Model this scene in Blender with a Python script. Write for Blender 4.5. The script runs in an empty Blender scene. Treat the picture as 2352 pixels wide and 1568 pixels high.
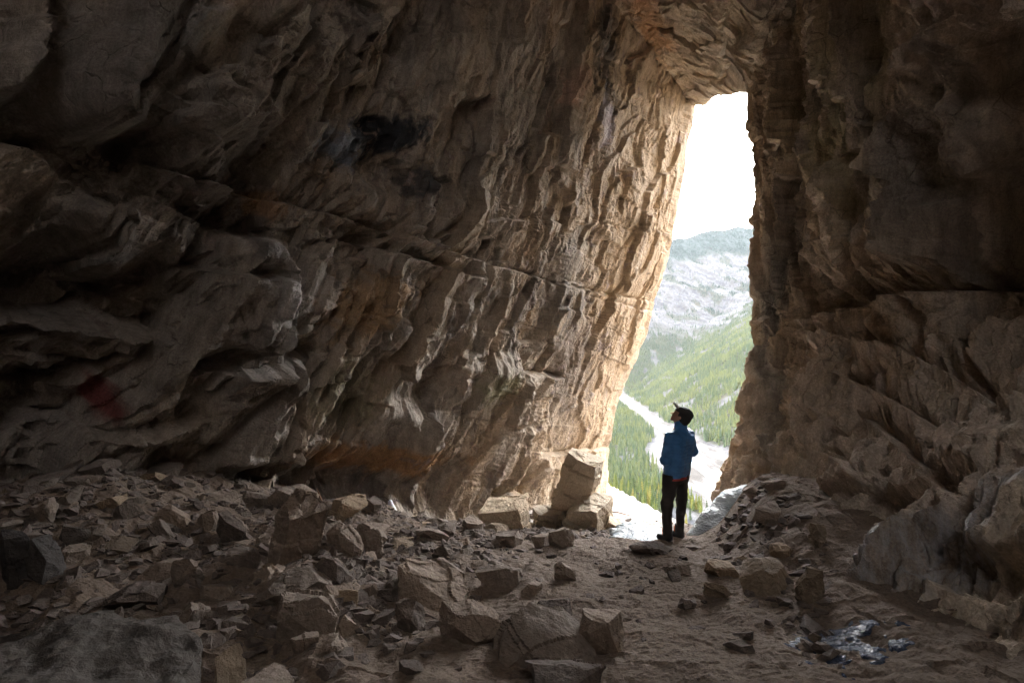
import bpy, bmesh, math, random
import numpy as np
from mathutils import Vector, Matrix, noise as mnoise

S = bpy.context.scene
C = S.collection
R = math.radians
# ------------------------------------------------------------------ camera
# photo picture coordinates used below: 2352 x 1568, X/Y -> (1176 + F*X/Y, 820 - F*Z/Y)
F = 1200.0
cd = bpy.data.cameras.new("camera")
cam = bpy.data.objects.new("camera", cd)
C.objects.link(cam)
cam.location = (0, 0, 0)
cam.rotation_euler = (R(90), 0, 0)
cd.sensor_width = 36
cd.lens = F / 2352 * 36
cd.shift_y = 36 / 2352
cd.clip_start = 0.05
cd.clip_end = 30000
S.camera = cam
# ------------------------------------------------------------------ world / sun
SUN_DIR = Vector((-0.80, 0.02, 0.70)).normalized()      # towards the sun
SUN_EL = math.asin(SUN_DIR.z)
w = bpy.data.worlds.new("World")
S.world = w
w.use_nodes = True
nt = w.node_tree
nt.nodes.clear()
wo = nt.nodes.new("ShaderNodeOutputWorld")
bg = nt.nodes.new("ShaderNodeBackground")
sky = nt.nodes.new("ShaderNodeTexSky")
sky.sky_type = 'NISHITA'
sky.sun_disc = False
sky.sun_elevation = SUN_EL
sky.sun_rotation = math.atan2(SUN_DIR.x, SUN_DIR.y)
sky.air_density = 1.0
sky.dust_density = 1.5
tc = nt.nodes.new("ShaderNodeTexCoord")
mp = nt.nodes.new("ShaderNodeMapping")
mp.inputs['Scale'].default_value = (1.2, 1.2, 3.5)
nz = nt.nodes.new("ShaderNodeTexNoise")
nz.inputs['Scale'].default_value = 2.3
nz.inputs['Detail'].default_value = 7
nz.inputs['Roughness'].default_value = 0.55
rp = nt.nodes.new("ShaderNodeValToRGB")
rp.color_ramp.elements[0].position = 0.30
rp.color_ramp.elements[1].position = 0.50
mx = nt.nodes.new("ShaderNodeMix")
mx.data_type = 'RGBA'
nt.links.new(tc.outputs['Generated'], mp.inputs['Vector'])
nt.links.new(mp.outputs[0], nz.inputs['Vector'])
nt.links.new(nz.outputs['Fac'], rp.inputs[0])
nt.links.new(rp.outputs[0], mx.inputs[0])
nt.links.new(sky.outputs[0], mx.inputs[6])
# bright thin cloud (in the sky texture's units), brightest low in the sky beyond the valley
sx = nt.nodes.new("ShaderNodeVectorMath"); sx.operation = 'DOT_PRODUCT'
nt.links.new(tc.outputs['Generated'], sx.inputs[0]); sx.inputs[1].default_value = (0.66, 0.72, 0.2)
gl = nt.nodes.new("ShaderNodeMapRange")
nt.links.new(sx.outputs['Value'], gl.inputs[0])
gl.inputs[1].default_value = 0.0; gl.inputs[2].default_value = 0.9
gl.inputs[3].default_value = 8.0; gl.inputs[4].default_value = 43.0
cm = nt.nodes.new("ShaderNodeVectorMath"); cm.operation = 'SCALE'
cm.inputs[0].default_value = (0.985, 0.99, 1.0)
nt.links.new(gl.outputs[0], cm.inputs[3])
nt.links.new(cm.outputs[0], mx.inputs[7])
nt.links.new(mx.outputs[2], bg.inputs[0])
bg.inputs[1].default_value = 0.15
nt.links.new(bg.outputs[0], wo.inputs[0])

sl = bpy.data.lights.new("sun", 'SUN')
sl.energy = 2.2
sl.angle = R(0.53)
sl.color = (1.0, 0.955, 0.88)
so = bpy.data.objects.new("sun", sl)
C.objects.link(so)
so.rotation_euler = SUN_DIR.to_track_quat('Z', 'Y').to_euler()
so.location = (-30, 0, 40)

S.view_settings.view_transform = 'Standard'
S.view_settings.look = 'None'
S.view_settings.gamma = 1
S.view_settings.exposure = 2.8
S.cycles.use_denoising = True
S.cycles.denoising_input_passes = 'RGB_ALBEDO_NORMAL'
S.cycles.max_bounces = 10
S.cycles.diffuse_bounces = 6
S.cycles.volume_bounces = 1
S.cycles.sample_clamp_indirect = 8
S.cycles.use_adaptive_sampling = False

# ------------------------------------------------------------------ numpy noise kit
def _h(ix, iy, seed):
    ix = ix.astype(np.int64); iy = iy.astype(np.int64)
    n = (ix * 374761393 + iy * 668265263 + seed * 1442695041) & 0xFFFFFFFF
    n = ((n ^ (n >> 13)) * 1274126177) & 0xFFFFFFFF
    n = ((n ^ (n >> 16)) * 2246822519) & 0xFFFFFFFF
    n = n ^ (n >> 15)
    return n.astype(np.float64) / 4294967296.0

from concurrent.futures import ThreadPoolExecutor
_pool = ThreadPoolExecutor(8)
def par(f):
    def run(x, y, *a, **k):
        x, y = np.broadcast_arrays(np.asarray(x, float), np.asarray(y, float))
        if x.size < 60000 or x.ndim == 0: return f(x, y, *a, **k)
        n = 16; ix = np.linspace(0, x.shape[0], n + 1).astype(int)
        rs = list(_pool.map(lambda i: f(x[ix[i]:ix[i + 1]], y[ix[i]:ix[i + 1]], *a, **k), range(n)))
        if isinstance(rs[0], tuple): return tuple(np.concatenate([r[j] for r in rs]) for j in range(len(rs[0])))
        return np.concatenate(rs)
    return run

@par
def gn(x, y, seed=0):
    """gradient noise, about -0.7..0.7"""
    x0 = np.floor(x); y0 = np.floor(y)
    fx = x - x0; fy = y - y0
    u = fx * fx * fx * (fx * (fx * 6 - 15) + 10)
    v = fy * fy * fy * (fy * (fy * 6 - 15) + 10)
    def g(dx, dy):
        a = _h(x0 + dx, y0 + dy, seed) * 6.2831853
        return np.cos(a) * (fx - dx) + np.sin(a) * (fy - dy)
    a = g(0, 0); b = g(1, 0); c = g(0, 1); d = g(1, 1)
    return a + u * (b - a) + v * (c - a) + u * v * (a - b - c + d)

def fbm(x, y, seed=0, o=4, gain=0.5, lac=2.03):
    s = 0; a = 1.0
    for i in range(o):
        s = s + a * gn(x, y, seed + i * 17)
        x = x * lac + 3.1; y = y * lac - 1.7; a *= gain
    return s

def ridge(x, y, seed=0, o=4, gain=0.5):
    s = 0; a = 1.0
    for i in range(o):
        s = s + a * (1 - 2 * np.abs(gn(x, y, seed + i * 29)))
        x = x * 2.07 + 1.3; y = y * 2.07 + 4.1; a *= gain
    return s

@par
def facets(x, y, seed=0, tilt=1.0, hr=0.5, k=0.6, mode=1):
    """rock face made of tilted planes: the lower (mode -1) or upper (mode 1) envelope of one random plane per cell"""
    x0 = np.floor(x); y0 = np.floor(y)
    best = None
    for dx in (-1, 0, 1):
        for dy in (-1, 0, 1):
            cx = x0 + dx; cy = y0 + dy
            px = cx + _h(cx, cy, seed); py = cy + _h(cx, cy, seed + 1)
            a = _h(cx, cy, seed + 2) * 6.2831853
            t = _h(cx, cy, seed + 3) * tilt
            rx = x - px; ry = y - py
            val = (_h(cx, cy, seed + 4) - 0.5) * hr + t * (np.cos(a) * rx + np.sin(a) * ry) - mode * k * np.sqrt(rx * rx + ry * ry + 1e-3)
            best = val if best is None else (np.maximum(best, val) if mode == 1 else np.minimum(best, val))
    return best

@par
def cellstep(x, y, seed=0, tilt=0.3, bias=0.0):
    """broken blocks: each voronoi cell has its own height and tilt, with sharp steps between; returns height and edge distance"""
    x0 = np.floor(x); y0 = np.floor(y)
    f1 = np.full(x.shape, 9.0); f2 = np.full(x.shape, 9.0); out = np.zeros(x.shape)
    for dx in (-1, 0, 1):
        for dy in (-1, 0, 1):
            cx = x0 + dx; cy = y0 + dy
            px = cx + _h(cx, cy, seed); py = cy + _h(cx, cy, seed + 1)
            rx = x - px; ry = y - py
            d = np.sqrt(rx * rx + ry * ry)
            a = _h(cx, cy, seed + 2) * 6.2831853
            val = _h(cx, cy, seed + 4) - 0.5 + tilt * (np.cos(a) * rx + np.sin(a) * ry) - bias * rx
            m = d < f1
            f2 = np.where(m, f1, np.minimum(f2, d))
            out = np.where(m, val, out)
            f1 = np.where(m, d, f1)
    return out, f2 - f1

def beds(a, z, thick, length, seed, jit=0.25):
    """broken beds: blocks of one bed share a height; returns height -0.5..0.5 and closeness to a joint 0..1"""
    zz = z / thick + jit * gn(a / length * 0.9, z / thick * 0.5, seed)
    i = np.floor(zz); fz = zz - i
    aa = a / length + _h(i, i * 0 + 3, seed) * 5 + jit * gn(a / length * 2.0, z / thick * 1.3, seed + 2)
    j = np.floor(aa); fa = aa - j
    e = np.minimum(np.minimum(fz, 1 - fz) * thick, np.minimum(fa, 1 - fa) * length)
    h = _h(i, j, seed + 5) - 0.5 + (_h(i, j, seed + 6) - 0.5) * (fa - 0.5) * 1.5 + (_h(i, j, seed + 7) - 0.5) * (fz - 0.5) * 1.2
    return h, np.exp(-(e / 0.012) ** 2)

def sm(x, a, b):
    t = np.clip((x - a) / (b - a), 0, 1)
    return t * t * (3 - 2 * t)

def blob(px, py, cx, cy, rx, ry, ang=0.0, soft=1.0):
    c, s = math.cos(ang), math.sin(ang)
    dx = px - cx; dy = py - cy
    u = (dx * c + dy * s) / rx; v = (-dx * s + dy * c) / ry
    return np.exp(-(u * u + v * v) ** soft)

# ------------------------------------------------------------------ mesh kit
def grid_mesh(name, P, col=None, mat=None, smooth=False, wet=None):
    """P: (n,m,3) array of points"""
    n, m = P.shape[:2]
    me = bpy.data.meshes.new(name)
    me.vertices.add(n * m)
    me.vertices.foreach_set("co", P.reshape(-1, 3).astype(np.float32).ravel())
    i = np.arange(n * m).reshape(n, m)
    q = np.stack([i[:-1, :-1], i[:-1, 1:], i[1:, 1:], i[1:, :-1]], axis=-1).reshape(-1, 4)
    me.loops.add(q.size)
    me.loops.foreach_set("vertex_index", q.ravel().astype(np.int32))
    me.polygons.add(len(q))
    me.polygons.foreach_set("loop_start", np.arange(0, q.size, 4, dtype=np.int32))
    me.polygons.foreach_set("loop_total", np.full(len(q), 4, dtype=np.int32))
    me.update(calc_edges=True)
    me.polygons.foreach_set("use_smooth", np.full(len(q), smooth, dtype=bool))
    if col is not None:
        at = me.color_attributes.new("tint", 'FLOAT_COLOR', 'POINT')
        c4 = np.ones((n * m, 4), np.float32); c4[:, :3] = col.reshape(-1, 3)
        at.data.foreach_set("color", c4.ravel())
    if wet is not None:
        at = me.attributes.new("wet", 'FLOAT', 'POINT'); at.data.foreach_set("value", wet.ravel().astype(np.float32))
    if mat: me.materials.append(mat)
    o = bpy.data.objects.new(name, me)
    C.objects.link(o)
    return o

def tri_mesh(name, V, T, mats=None, mi=None, link=True, smooth=False, col=None):
    me = bpy.data.meshes.new(name)
    V = np.asarray(V, np.float32); T = np.asarray(T, np.int32)
    me.vertices.add(len(V)); me.vertices.foreach_set("co", V.ravel())
    me.loops.add(T.size); me.loops.foreach_set("vertex_index", T.ravel())
    me.polygons.add(len(T))
    me.polygons.foreach_set("loop_start", np.arange(0, T.size, 3, dtype=np.int32))
    me.polygons.foreach_set("loop_total", np.full(len(T), 3, dtype=np.int32))
    if mats:
        for m in mats: me.materials.append(m)
    if mi is not None: me.polygons.foreach_set("material_index", np.asarray(mi, np.int32))
    me.update(calc_edges=True)
    me.polygons.foreach_set("use_smooth", np.full(len(T), smooth, dtype=bool))
    if col is not None:
        at = me.color_attributes.new("tint", 'FLOAT_COLOR', 'POINT')
        c4 = np.ones((len(V), 4), np.float32); c4[:, :3] = col
        at.data.foreach_set("color", c4.ravel())
    if not link: return me
    o = bpy.data.objects.new(name, me); C.objects.link(o)
    return o

def tag(o, label=None, cat=None, group=None, kind=None):
    if label: o['label'] = label
    if cat: o['category'] = cat
    if group: o['group'] = group
    if kind: o['kind'] = kind
    return o

def crom(pts, t):
    """Catmull-Rom through pts (k,d) at parameters t in 0..k-1 (centripetal-ish tangents)"""
    p = np.asarray(pts, float); k = len(p)
    m = np.zeros_like(p)
    m[1:-1] = (p[2:] - p[:-2]) / 2
    m[0] = p[1] - p[0]; m[-1] = p[-1] - p[-2]
    i = np.clip(np.floor(t).astype(int), 0, k - 2); f = (t - i)[:, None]
    h00 = 2 * f**3 - 3 * f**2 + 1; h10 = f**3 - 2 * f**2 + f; h01 = -2 * f**3 + 3 * f**2; h11 = f**3 - f**2
    return h00 * p[i] + h10 * m[i] + h01 * p[i + 1] + h11 * m[i + 1]

def ncurve(pts, spacing):
    """points along the spline with spacing given per control interval"""
    ts = []
    for i, sp in enumerate(spacing):
        L = np.linalg.norm(np.subtract(pts[i + 1], pts[i]))
        n = max(2, int(L / sp))
        ts.append(i + np.arange(n) / n)
    ts.append([len(pts) - 1.0])
    t = np.concatenate(ts)
    return crom(pts, t), t

def blur(A, n):
    for ax in (0, 1):
        c = np.cumsum(np.concatenate([np.repeat(np.take(A, [0], ax), n + 1, ax), A, np.repeat(np.take(A, [-1], ax), n, ax)], ax), ax)
        m_ = c.shape[ax]
        A = (np.take(c, range(2 * n + 1, m_), ax) - np.take(c, range(0, m_ - 2 * n - 1), ax)) / (2 * n + 1)
    return A
def normals(P):
    du = np.gradient(P, axis=0); dv = np.gradient(P, axis=1)
    n = np.cross(du, dv)
    return n / np.maximum(np.linalg.norm(n, axis=2, keepdims=True), 1e-9)

# ------------------------------------------------------------------ materials
class NT:
    def __init__(s, name):
        s.m = bpy.data.materials.new(name); s.m.use_nodes = True
        s.t = s.m.node_tree; s.t.nodes.clear()
        s.out = s.t.nodes.new("ShaderNodeOutputMaterial")
        s.b = s.t.nodes.new("ShaderNodeBsdfPrincipled")
        s.t.links.new(s.b.outputs[0], s.out.inputs[0])
    def n(s, typ, **kw):
        nd = s.t.nodes.new("ShaderNode" + typ)
        for k, v in kw.items():
            if k.startswith('_'): setattr(nd, k[1:], v)
        return nd
    def l(s, a, b): s.t.links.new(a, b)
    def pos(s, scale=(1, 1, 1), rot=(0, 0, 0), obj=False):
        g = s.n("TexCoord"); mpn = s.n("Mapping")
        s.l(g.outputs['Object'], mpn.inputs[0])
        mpn.inputs['Scale'].default_value = scale; mpn.inputs['Rotation'].default_value = rot
        return mpn.outputs[0]
    def noise(s, vec, scale, detail=6, rough=0.6, dist=0.0):
        x = s.n("TexNoise"); s.l(vec, x.inputs['Vector'])
        x.inputs['Scale'].default_value = scale; x.inputs['Detail'].default_value = detail
        x.inputs['Roughness'].default_value = rough; x.inputs['Distortion'].default_value = dist
        return x.outputs['Fac']
    def ramp(s, fac, stops):
        r = s.n("ValToRGB"); s.l(fac, r.inputs[0]); e = r.color_ramp.elements
        while len(e) < len(stops): e.new(0.5)
        for k, (p, c) in enumerate(stops):
            e[k].position = p; e[k].color = (c, c, c, 1) if not isinstance(c, tuple) else (*c, 1)
        return r.outputs[0]
    def mix(s, fac, a, b, blend='MIX'):
        x = s.n("Mix"); x.data_type = 'RGBA'; x.blend_type = blend
        for sock, v in ((x.inputs[0], fac), (x.inputs[6], a), (x.inputs[7], b)):
            if isinstance(v, (int, float)): sock.default_value = v
            elif isinstance(v, tuple): sock.default_value = (*v, 1)
            else: s.l(v, sock)
        return x.outputs[2]
    def math(s, op, a, b=None):
        x = s.n("Math"); x.operation = op
        for i, v in enumerate((a, b)):
            if v is None: continue
            if isinstance(v, (int, float)): x.inputs[i].default_value = v
            else: s.l(v, x.inputs[i])
        return x.outputs[0]
    def bump(s, h, dist=0.01, strength=1.0, prev=None):
        x = s.n("Bump"); s.l(h, x.inputs['Height'])
        x.inputs['Distance'].default_value = dist; x.inputs['Strength'].default_value = strength
        if prev is not None: s.l(prev, x.inputs['Normal'])
        return x.outputs[0]
    def set(s, **kw):
        for k, v in kw.items():
            k = k.replace('_', ' ')
            sock = s.b.inputs[k]
            if isinstance(v, (int, float)): sock.default_value = v
            elif isinstance(v, tuple): sock.default_value = (*v, 1) if len(v) == 3 and sock.type == 'RGBA' else v
            else: s.l(v, sock)
        return s.m

def rock_material(name, stretch=(1, 1, 1), rot=(0, 0, 0), bump=0.02, rough=0.85):
    """limestone whose broad colour sits in the mesh (stains, mineral bands, painted light and shade) with grain from noise"""
    m = NT(name)
    a = m.n("Attribute"); a.attribute_name = "tint"
    p = m.pos(stretch, rot); q = m.pos()
    g1 = m.ramp(m.noise(p, 6, 5, 0.7), [(0.3, 0.62), (0.7, 1.35)])
    g2 = m.ramp(m.noise(q, 45, 2, 0.7), [(0.3, 0.75), (0.7, 1.22)])
    c = m.mix(1.0, a.outputs['Color'], g1, 'MULTIPLY')
    c = m.mix(1.0, c, g2, 'MULTIPLY')
    h1 = m.noise(p, 9, 7, 0.75); h2 = m.noise(q, 70, 2, 0.7)
    hh = m.math('ADD', h1, m.math('MULTIPLY', h2, 0.25))
    # hairline joints, in patches
    wob = m.n("TexNoise"); m.l(q, wob.inputs['Vector']); wob.inputs['Scale'].default_value = 2.6; wob.inputs['Detail'].default_value = 2
    add = m.n("VectorMath"); add.operation = 'MULTIPLY_ADD'
    m.l(wob.outputs['Color'], add.inputs[0]); add.inputs[1].default_value = (0.32, 0.32, 0.32); m.l(m.pos((1.2, 1.2, 0.75), (0, 0.25, 0)), add.inputs[2])
    for sc_, wd_ in ((2.6, 0.024),):
        vo = m.n("TexVoronoi"); vo.feature = 'DISTANCE_TO_EDGE'; m.l(add.outputs[0], vo.inputs['Vector']); vo.inputs['Scale'].default_value = sc_
        ln = m.ramp(vo.outputs['Distance'], [(0.0, 1.0), (wd_, 0.0)])
        ln = m.math('MULTIPLY', ln, m.ramp(m.noise(q, 1.3 * sc_ / 2, 3, 0.6), [(0.52, 0.0), (0.62, 1.0)]))
        c = m.mix(m.math('MULTIPLY', ln, 0.4), c, (0.06, 0.05, 0.045))
        hh = m.math('SUBTRACT', hh, m.math('MULTIPLY', ln, 0.55))
    # thin film of water and frost ice where the mesh says so
    wt_ = m.n("Attribute"); wt_.attribute_name = "wet"
    frost = m.math('MULTIPLY', wt_.outputs['Fac'], m.ramp(m.noise(p, 7, 4, 0.75), [(0.42, 0.0), (0.72, 0.75)]))
    c = m.mix(frost, m.mix(wt_.outputs['Fac'], c, m.mix(1.0, c, (0.6, 0.6, 0.62), 'MULTIPLY')), (0.50, 0.51, 0.55))
    rg_ = m.math('SUBTRACT', rough, m.math('MULTIPLY', wt_.outputs['Fac'], 0.62))
    return m.set(Base_Color=c, Roughness=rg_, Normal=m.bump(hh, bump, 0.9), Specular_IOR_Level=0.4)

M_rockL = rock_material("limestone_left", (1.1, 1.1, 0.35), (0, 0.35, 0), 0.045)
M_rockR = rock_material("limestone_right", (1.3, 1.3, 0.3), (0, 0.0, 0), 0.05)
M_rockC = rock_material("limestone_roof", (1, 1, 1), (0, 0, 0), 0.045)

def stone_material(name, c1, c2, rough=0.85, bump=0.02, scale=1.0):
    m = NT(name)
    p = m.pos()
    oi = m.n("ObjectInfo")
    n1 = m.noise(p, 3.0 * scale, 7, 0.65)
    c = m.mix(n1, c1, c2)
    k = m.ramp(m.noise(p, 40 * scale, 5, 0.7), [(0.3, 0.7), (0.72, 1.25)])
    c = m.mix(1.0, c, k, 'MULTIPLY')
    rr = m.ramp(oi.outputs['Random'], [(0, (0.55, 0.53, 0.54)), (0.5, (0.95, 0.93, 0.90)), (1, (1.3, 1.22, 1.12))])
    c = m.mix(1.0, c, rr, 'MULTIPLY')
    h = m.math('ADD', m.noise(p, 14 * scale, 9, 0.7), m.math('MULTIPLY', m.noise(p, 90 * scale, 3, 0.7), 0.15))
    return m.set(Base_Color=c, Roughness=rough, Normal=m.bump(h, bump, 0.9), Specular_IOR_Level=0.35)

M_stone = stone_material("grey_stone", (0.175, 0.138, 0.112), (0.29, 0.238, 0.20), bump=0.035)
M_stone_dark = stone_material("dark_stone", (0.075, 0.066, 0.062), (0.105, 0.094, 0.087), bump=0.05)
M_stone_warm = stone_material("ochre_stone", (0.21, 0.16, 0.115), (0.33, 0.26, 0.19), bump=0.035)
M_block = stone_material("pale_ochre_block", (0.44, 0.36, 0.27), (0.54, 0.46, 0.36), bump=0.03)
M_scree = stone_material("pale_scree_stone", (0.34, 0.31, 0.28), (0.42, 0.39, 0.36))

# ------------------------------------------------------------------ helper: floor height
def floor_base(y):
    return np.interp(y, [-8, 1, 2, 3, 5, 7.1, 8.5, 9.1, 10, 11, 12, 14, 20], [-1.45, -1.5, -1.6, -1.76, -2.06, -2.46, -2.84, -3.25, -4.3, -5.6, -7.0, -10, -20])

def right_base_x(y):
    return np.interp(y, [-7, -2, 1, 2.6, 4.75, 7.2, 8.8, 9.9, 14.4], [3.4, 3.0, 2.4, 2.3, 2.75, 3.5, 3.95, 4.24, 12])

def floor_z(x, y):
    x = np.asarray(x, float); y = np.asarray(y, float)
    b = floor_base(y)
    z = b + 0.78 * sm(-x, 0.3, 4.2) * sm(y, 2.0, 5.0) * (1 - sm(y, 8, 9.5))
    z = z - 0.14 * sm(-x, 1.0, 2.2) * (1 - sm(y, 2.8, 4.2))
    # the bench outside on the left keeps the level a little longer
    z_out = -2.85 - 0.19 * (y - 8.5)
    edge = 3.9 + (y - 14) * 0.09
    keep = sm(edge - x, -0.9, 0.5) * sm(y, 8.2, 9.0)
    z = z * (1 - keep) + np.maximum(z, z_out) * keep
    d = right_base_x(y) - x
    z = z + 0.62 * (1 - sm(d, -0.05, 0.95)) * sm(y, 3.5, 6.5) * (1 - sm(y, 9.2, 10.5))
    z = z + 0.16 * (1 - sm(d, 0.0, 0.7))
    z = z + (0.10 + 0.14 * sm(-x, 0, 1.5)) * fbm(x * 0.9, y * 0.9, 5, 3) + 0.03 * fbm(x * 4, y * 4, 9, 3)
    return z

def at_floor(px, py):
    """world point where the sight line through picture point meets the cave floor"""
    k = (px - 1176) / F; s = (820 - py) / F
    Y = np.arange(1.2, 12, 0.01)
    f = floor_z(k * Y, Y) - s * Y
    i = np.argmax(f > 0) if (f > 0).any() else len(Y) - 1
    y = Y[i]
    return Vector((k * y, y, float(floor_z(k * y, y))))

def proj(P):
    return 1176 + F * P[..., 0] / np.maximum(P[..., 1], 0.3), 820 - F * P[..., 2] / np.maximum(P[..., 1], 0.3)

def line_y(px, pts):
    xs = [p[0] for p in pts]; ys = [p[1] for p in pts]
    return np.interp(px, xs, ys)

def mixc(a, b, f):
    return a + (np.asarray(b) - a) * f[..., None]

# ------------------------------------------------------------------ LEFT WALL
LP = [(-6.4, -7), (-6.9, -2), (-6.4, 1.4), (-5.15, 4.3), (-3.55, 6.6), (-1.0, 9.9), (2.33, 14.0), (2.4, 15.0), (1.0, 16.6), (-5, 18)]
plan, tpar = ncurve(LP, [.12, .1, .03, .014, .014, .016, .03, .08, .12])
zs = np.concatenate([np.arange(-18, -3.8, .12), np.arange(-3.8, 6.0, .0145), np.arange(6.0, 8.6, .022), np.arange(8.6, 12.6, .08)])
dXt = np.interp(zs, [-18, -4.8, -2.56, -1.28, -.69, .59, 2.8, 4.9, 6.65, 9, 13], [-4.0, -.07, .03, .25, .43, 1.01, 1.62, 1.98, 2.22, 2.5, 2.9])
U, Z = np.meshgrid(np.arange(len(plan)), zs, indexing='ij')
P = np.zeros(U.shape + (3,))
P[..., 0] = plan[:, 0][:, None] + dXt[None, :] * np.interp(tpar, [0, 4, 5.2, 6], [.75, .75, .75, 1])[:, None]
P[..., 1] = plan[:, 1][:, None] - 0.03 * (Z + 2)
P[..., 2] = Z
Nn = normals(P)
if Nn[len(plan) // 2, len(zs) // 2, 1] > 0: Nn = -Nn       # towards the cave
arc = np.concatenate([[0], np.cumsum(np.linalg.norm(np.diff(plan, axis=0), axis=1))])
T = tpar[:, None] + 0 * Z
px, py = proj(P)
a = arc[:, None] + 0 * Z
near = sm(T, 3.2, 5.6)                       # 0 far left .. 1 at the mouth
outer = sm(T, 6.0, 6.6)
# coordinates along the lean of the scallops
ang = R(62) * (1 - near) + R(78) * near
c_, s_ = np.cos(ang), np.sin(ang)
wx = a + 0.10 * fbm(a * 0.8, Z * 0.8, 31, 2); wz = Z + 0.10 * fbm(a * 0.8 + 9, Z * 0.8, 37, 2)
al = (wx * c_ + wz * s_); ac = (wx * s_ - wz * c_)
D = 0.30 * fbm(a * 0.45, Z * 0.45, 3, 3) * (1 - 0.55 * near)
pat = 0.25 + 0.9 * sm(fbm(a * .9, Z * .7, 59, 3), -.25, .3)
w1x = (.2 - .1 * near) * fbm(a * 1.6, Z * 1.6, 33, 3, .5); w1y = (.2 - .1 * near) * fbm(a * 1.6 + 7, Z * 1.6, 35, 3, .5)
D += (0.34 * (1 - near) + 0.16 * near) * facets(ac * 0.85, al * 0.42, 11, 0.9, 0.55, 0.2, -1)
st, ed = cellstep(ac * 0.95 + w1x, al * 0.42 + w1y, 12, 0.45, 0.4)
D += (0.50 * (1 - near) + 0.16 * near) * st
st, ed = cellstep(ac * 2.0 + w1x * 1.5 + 3, al * 1.0 + w1y * 1.5, 14, 0.5, 0.4)
D += (0.26 - 0.13 * near) * st
D += (0.20 * (1 - near) + 0.08 * near) * facets(ac * 1.9, al * 1.1, 13, 0.9, 0.5, 0.40, -1)
D += (0.10 - .04 * near) * pat * facets(ac * 4.2, al * 2.6, 19, 1.0, 0.6, 0.15, -1)
D += 0.026 * pat * facets(ac * 10, al * 5.2, 23, 1.0, 0.6, 0.4, 1)
D += 0.010 * pat * facets(ac * 24, al * 14, 25, 1.0, 0.8, 0.4, 1)
st, ed = cellstep(ac * 2.1 + 5 + .2 * fbm(a * 4, Z * 4, 43, 3), al * 1.1, 41, 0.9)
D += 0.06 * st * sm(fbm(a * .6, Z * .6, 77, 2), -0.3, 0.2)
st, ed = cellstep(ac * 5.5 + .2 * fbm(a * 7, Z * 7, 45, 3), al * 3.0, 47, 0.7, 0.3)
D += (0.08 - 0.05 * near) * st + 0.13 * (1 - near) * facets(ac * 2.9, al * 1.9, 48, 1.0, 0.6, 0.25, 1)
bz_ = Z + 0.16 * a - 0.05 * fbm(a * 1.1, Z * 0.8, 49, 2)
bh, bj = beds(a, bz_, 0.62, 1.7, 53)
D += (0.15 - 0.11 * near) * bh - 0.03 * (1 - .5 * near) * bj
D += 0.008 * ridge(ac * 6, al * 4, 51, 4, 0.6) + 0.010 * fbm(a * 26, Z * 26, 57, 3, 0.6)
# beds: ledges followed from the photograph (recess above, lip below)
def ledge(pts, amp, tau, x0, x1, lip=0.05, soft=25):
    global D
    yl = line_y(px, pts) + 9 * fbm(px / 60, px * 0 + amp * 10, 61, 3)
    d = (yl - py)
    m = sm(px, x0 - soft, x0 + soft) * (1 - sm(px, x1 - soft, x1 + soft))
    D -= amp * m * np.where(d > 0, np.exp(-d / tau), 0)
    D += lip * m * np.where(d <= 0, np.exp(d / 22), 0)
ledge([(250, 350), (480, 420), (700, 470), (870, 520), (1000, 560), (1100, 600), (1330, 660), (1500, 695)], 0.272, 51, 290, 1180, 0.072)
ledge([(250, 350), (480, 420), (700, 470), (870, 520), (1000, 560), (1100, 600), (1330, 660), (1500, 695)], 0.095, 18, 1180, 1520, 0.018)
ledge([(270, 425), (440, 490), (560, 535), (830, 560), (1100, 637)], 0.354, 48, 820, 1095, 0.054, 12)
ledge([(270, 425), (440, 492), (560, 540), (660, 558), (900, 560)], 0.354, 57, 300, 650, 0.090)
ledge([(400, 620), (655, 637)], 0.272, 46, 450, 655, 0.054, 10)
ledge([(-50, 755), (10, 762), (200, 777), (420, 792)], 0.45, 218, -60, 410, 0.180, 14)
ledge([(430, 852), (600, 838), (760, 812)], 0.326, 46, 440, 740, 0.090)
ledge([(0, 1030), (80, 1018), (300, 1000), (465, 955)], 0.326, 57, 60, 465, 0.108, 14)
ledge([(-50, 320), (130, 345), (260, 370)], 0.435, 69, -60, 150, 0.108, 14)
ledge([(1180, 850), (1400, 885)], 0.381, 34, 1190, 1290, 0.000, 10)
ledge([(1120, 1145), (1240, 1120)], 0.272, 34, 1140, 1220, 0.036, 10)
ledge([(1230, 1050), (1400, 1030)], 0.218, 40, 1240, 1400, 0.036, 10)
# big forms: steep ridges whose right flank faces the mouth
def spur(pts, amp, wl, wr):
    """pts (x,y) from top to bottom; swells up from the left over wl and drops to the right over wr (picture px)"""
    global D
    ys = [p[1] for p in pts]; xs = [p[0] for p in pts]
    xl = np.interp(py, ys, xs) + 10 * fbm(py / 50, py * 0 + amp * 7, 91, 3)
    m = sm(py, ys[0] - 35, ys[0] + 25) * (1 - sm(py, ys[-1] - 25, ys[-1] + 35))
    d = px - xl
    D += amp * m * np.where(d < 0, np.exp(-(d / wl) ** 2), np.exp(-np.abs(d / wr) ** 1.5))
spur([(420, -120), (330, 0), (260, 140), (215, 215), (240, 300)], 0.935, 90, 190)
spur([(640, -60), (620, 60), (655, 90), (600, 180), (590, 290)], 0.544, 110, 22)
spur([(470, 200), (520, 300), (500, 400), (560, 450)], 0.374, 90, 18)
spur([(225, 470), (250, 560), (300, 650)], 0.476, 50, 70)
spur([(640, 560), (665, 640), (655, 700), (600, 790)], 0.544, 120, 16)
spur([(660, 830), (655, 950), (640, 1060)], 0.476, 150, 18)
spur([(880, 300), (850, 400), (870, 500)], 0.340, 60, 25)
spur([(1010, 420), (990, 500), (1000, 600)], 0.238, 60, 18)
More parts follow.
